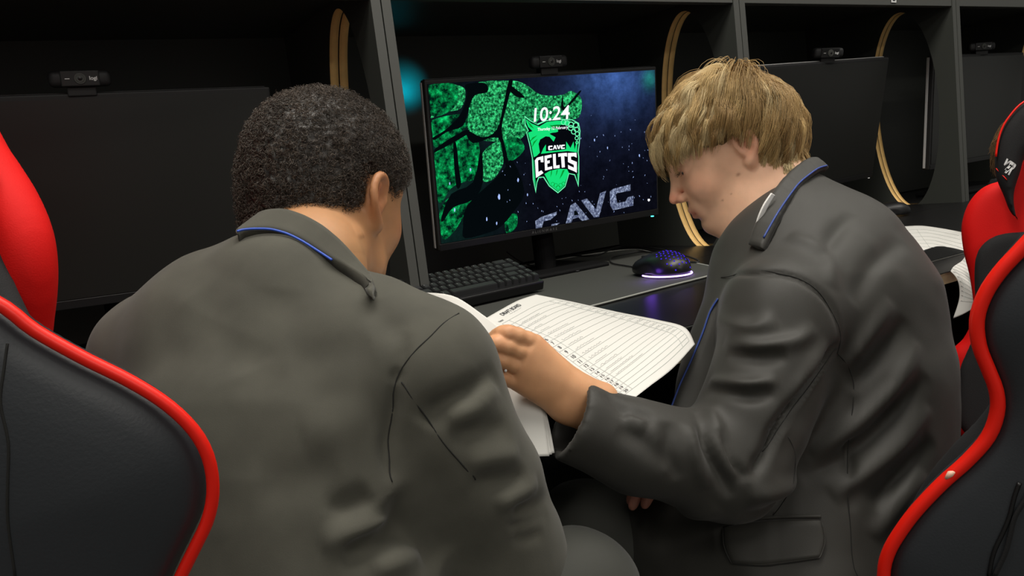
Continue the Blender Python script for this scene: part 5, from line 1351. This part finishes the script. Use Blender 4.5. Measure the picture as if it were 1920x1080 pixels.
# far right, facing us: red wings, black centre, headrest pillow
eF = [(1995, 200), (1945, 250), (1915, 310), (1885, 335), (1850, 347), (1827, 366), (1811, 393), (1803, 430), (1808, 474), (1818, 514), (1825, 560), (1826, 595), (1808, 635), (1784, 662), (1782, 720), (1792, 800), (1830, 850)]
r, pl, E, poly, a0, base, sg, bot, top = chair('red and black gaming chair with a lettered black headrest pillow at the right edge', W(1900, 450, 1.30), rotv(nb0, -.45), -.12, eF, -1, .20, False, 7)
cE = np.array([pl.px(*q, .045) for q in ((2000, 425), (1920, 434), (1885, 437), (1857, 447), (1836, 468), (1828, 500), (1829, 560), (1834, 610), (1812, 665), (1800, 700), (1800, 800), (1850, 840))])
cE = resample(cE, 50); cp_ = np.concatenate([cE, cE[::-1]*np.array([-1, 1])]); cp_ = cp_[np.r_[True, np.linalg.norm(np.diff(cp_, axis=0), axis=1) > 1e-4]]
V, Q = pad(pl, cp_, .036, .014, .012, h=.005); link(npmesh('centre_panel', V, Q), 'centre_panel', M['blackfab'], r)
pE = np.array([pl.px(*q, .068) for q in ((1975, 176), (1922, 190), (1890, 222), (1874, 254), (1867, 296), (1870, 332), (1884, 366), (1896, 396), (1914, 416), (1905, 395), (1903, 362), (1914, 325), (1930, 285), (1985, 262))])
pp_ = resample(pE, 70); pp_ = pp_[np.r_[True, np.linalg.norm(np.diff(pp_, axis=0), axis=1) > 1e-4]]
V, Q = pad(pl, pp_, .055, .018, .016, h=.004, puff=.008); pw = link(npmesh('headrest_pillow', V, Q), 'headrest_pillow', M['blackfab'], r)
Np = normals(V, Q)
tube('pillow_piping', np.array([pl.w(a, b, .070) for a, b in pp_[:24]]), .0016, M['redpipe'], pw, n=6)
mid = facing_points(V, Np, [(1887, 314)])[0]; tx = unit(W(1895, 321, 1.2)-W(1869, 303, 1.2)); ty = unit(np.cross(pl.Z, tx))
def on_pillow(a, b):
    p = mid+tx*a+ty*b; d_ = ((V-p)@tx)**2+((V-p)@ty)**2+np.where((Np@pl.Z) > .1, 0, 1); q = V[d_.argsort()[:6]].mean(0)
    return tuple(p+pl.Z*((q-p)@pl.Z+.0014))
Vt, Ft = text_data('YER', .026, .0014, shear=.12); wv = (Vt[:, 0].max()+Vt[:, 0].min())/2
me = bpy.data.meshes.new('pillow_lettering'); me.from_pydata([on_pillow((v[0]-wv)*.42, v[1]*.9) for v in Vt], [], Ft); link(me, 'pillow_lettering', M['white'], pw)
tube('lettering_underline', [on_pillow(a, -.012-.004*(a/.014)) for a in np.linspace(-.012, .012, 8)], .0007, M['redpipe'], pw, n=6)
chair_rest(r, pl, base, sg, bot, zs=.42)
# far left, turned away to the left: its red wing shows
eQ = [(-250, -20), (-110, 110), (-50, 243), (-22, 288), (10, 340), (34, 392), (49, 442), (56, 500), (55, 560), (49, 615), (43, 660), (20, 720), (25, 800), (40, 900), (10, 960)]
r, pl, E, poly, a0, base, sg, bot, top = chair('gaming chair with a red fabric wing, behind the piped chair at the left edge', W(60, 480, .70), rotv(nb0, -.55), -.1, eQ, 1, .22, False, 7)
cE = np.array([pl.px(*q, .045) for q in ((-230, 200), (-110, 230), (-72, 287), (-66, 360), (-60, 434), (-46, 489), (-20, 551), (10, 613), (30, 660), (0, 720), (-20, 850), (-70, 930))])
cE = resample(cE, 50); cp_ = np.concatenate([cE, cE[::-1]*np.array([-1, 1])]); cp_ = cp_[np.r_[True, np.linalg.norm(np.diff(cp_, axis=0), axis=1) > 1e-4]]
V, Q = pad(pl, cp_, .030, .014, .012, h=.005); link(npmesh('centre_panel', V, Q), 'centre_panel', M['blackfab'], r)
chair_rest(r, pl, base, sg, bot, zs=.42)

# ================================================================ light: ceiling panels of the room
def ceiling_light(x, y, e, sx=1.2, sy=.6, c=(1, .95, .87)):
    ld = bpy.data.lights.new('ceiling_lamp', 'AREA'); ld.shape = 'RECTANGLE'; ld.size = sx; ld.size_y = sy; ld.energy = e; ld.color = c
    o = bpy.data.objects.new('ceiling_lamp', ld); col.objects.link(o); o.location = (x, y, 2.7)
ceiling_light(-.9, -2.2, 13); ceiling_light(1.3, -2.3, 10); ceiling_light(.05, -1.0, 30); ceiling_light(1.2, -.95, 20); ceiling_light(2.8, -1.2, 16); ceiling_light(-.2, -5.2, 80, 2.4, .6)
w = bpy.data.worlds.new('room_ambient'); scene.world = w; w.use_nodes = True
w.node_tree.nodes['Background'].inputs['Color'].default_value = (1, .985, .91, 1); w.node_tree.nodes['Background'].inputs['Strength'].default_value = .2
scene.view_settings.view_transform = 'Standard'; scene.view_settings.look = 'None'; scene.view_settings.gamma = 1; scene.view_settings.exposure = .0
scene.view_settings.use_curve_mapping = False
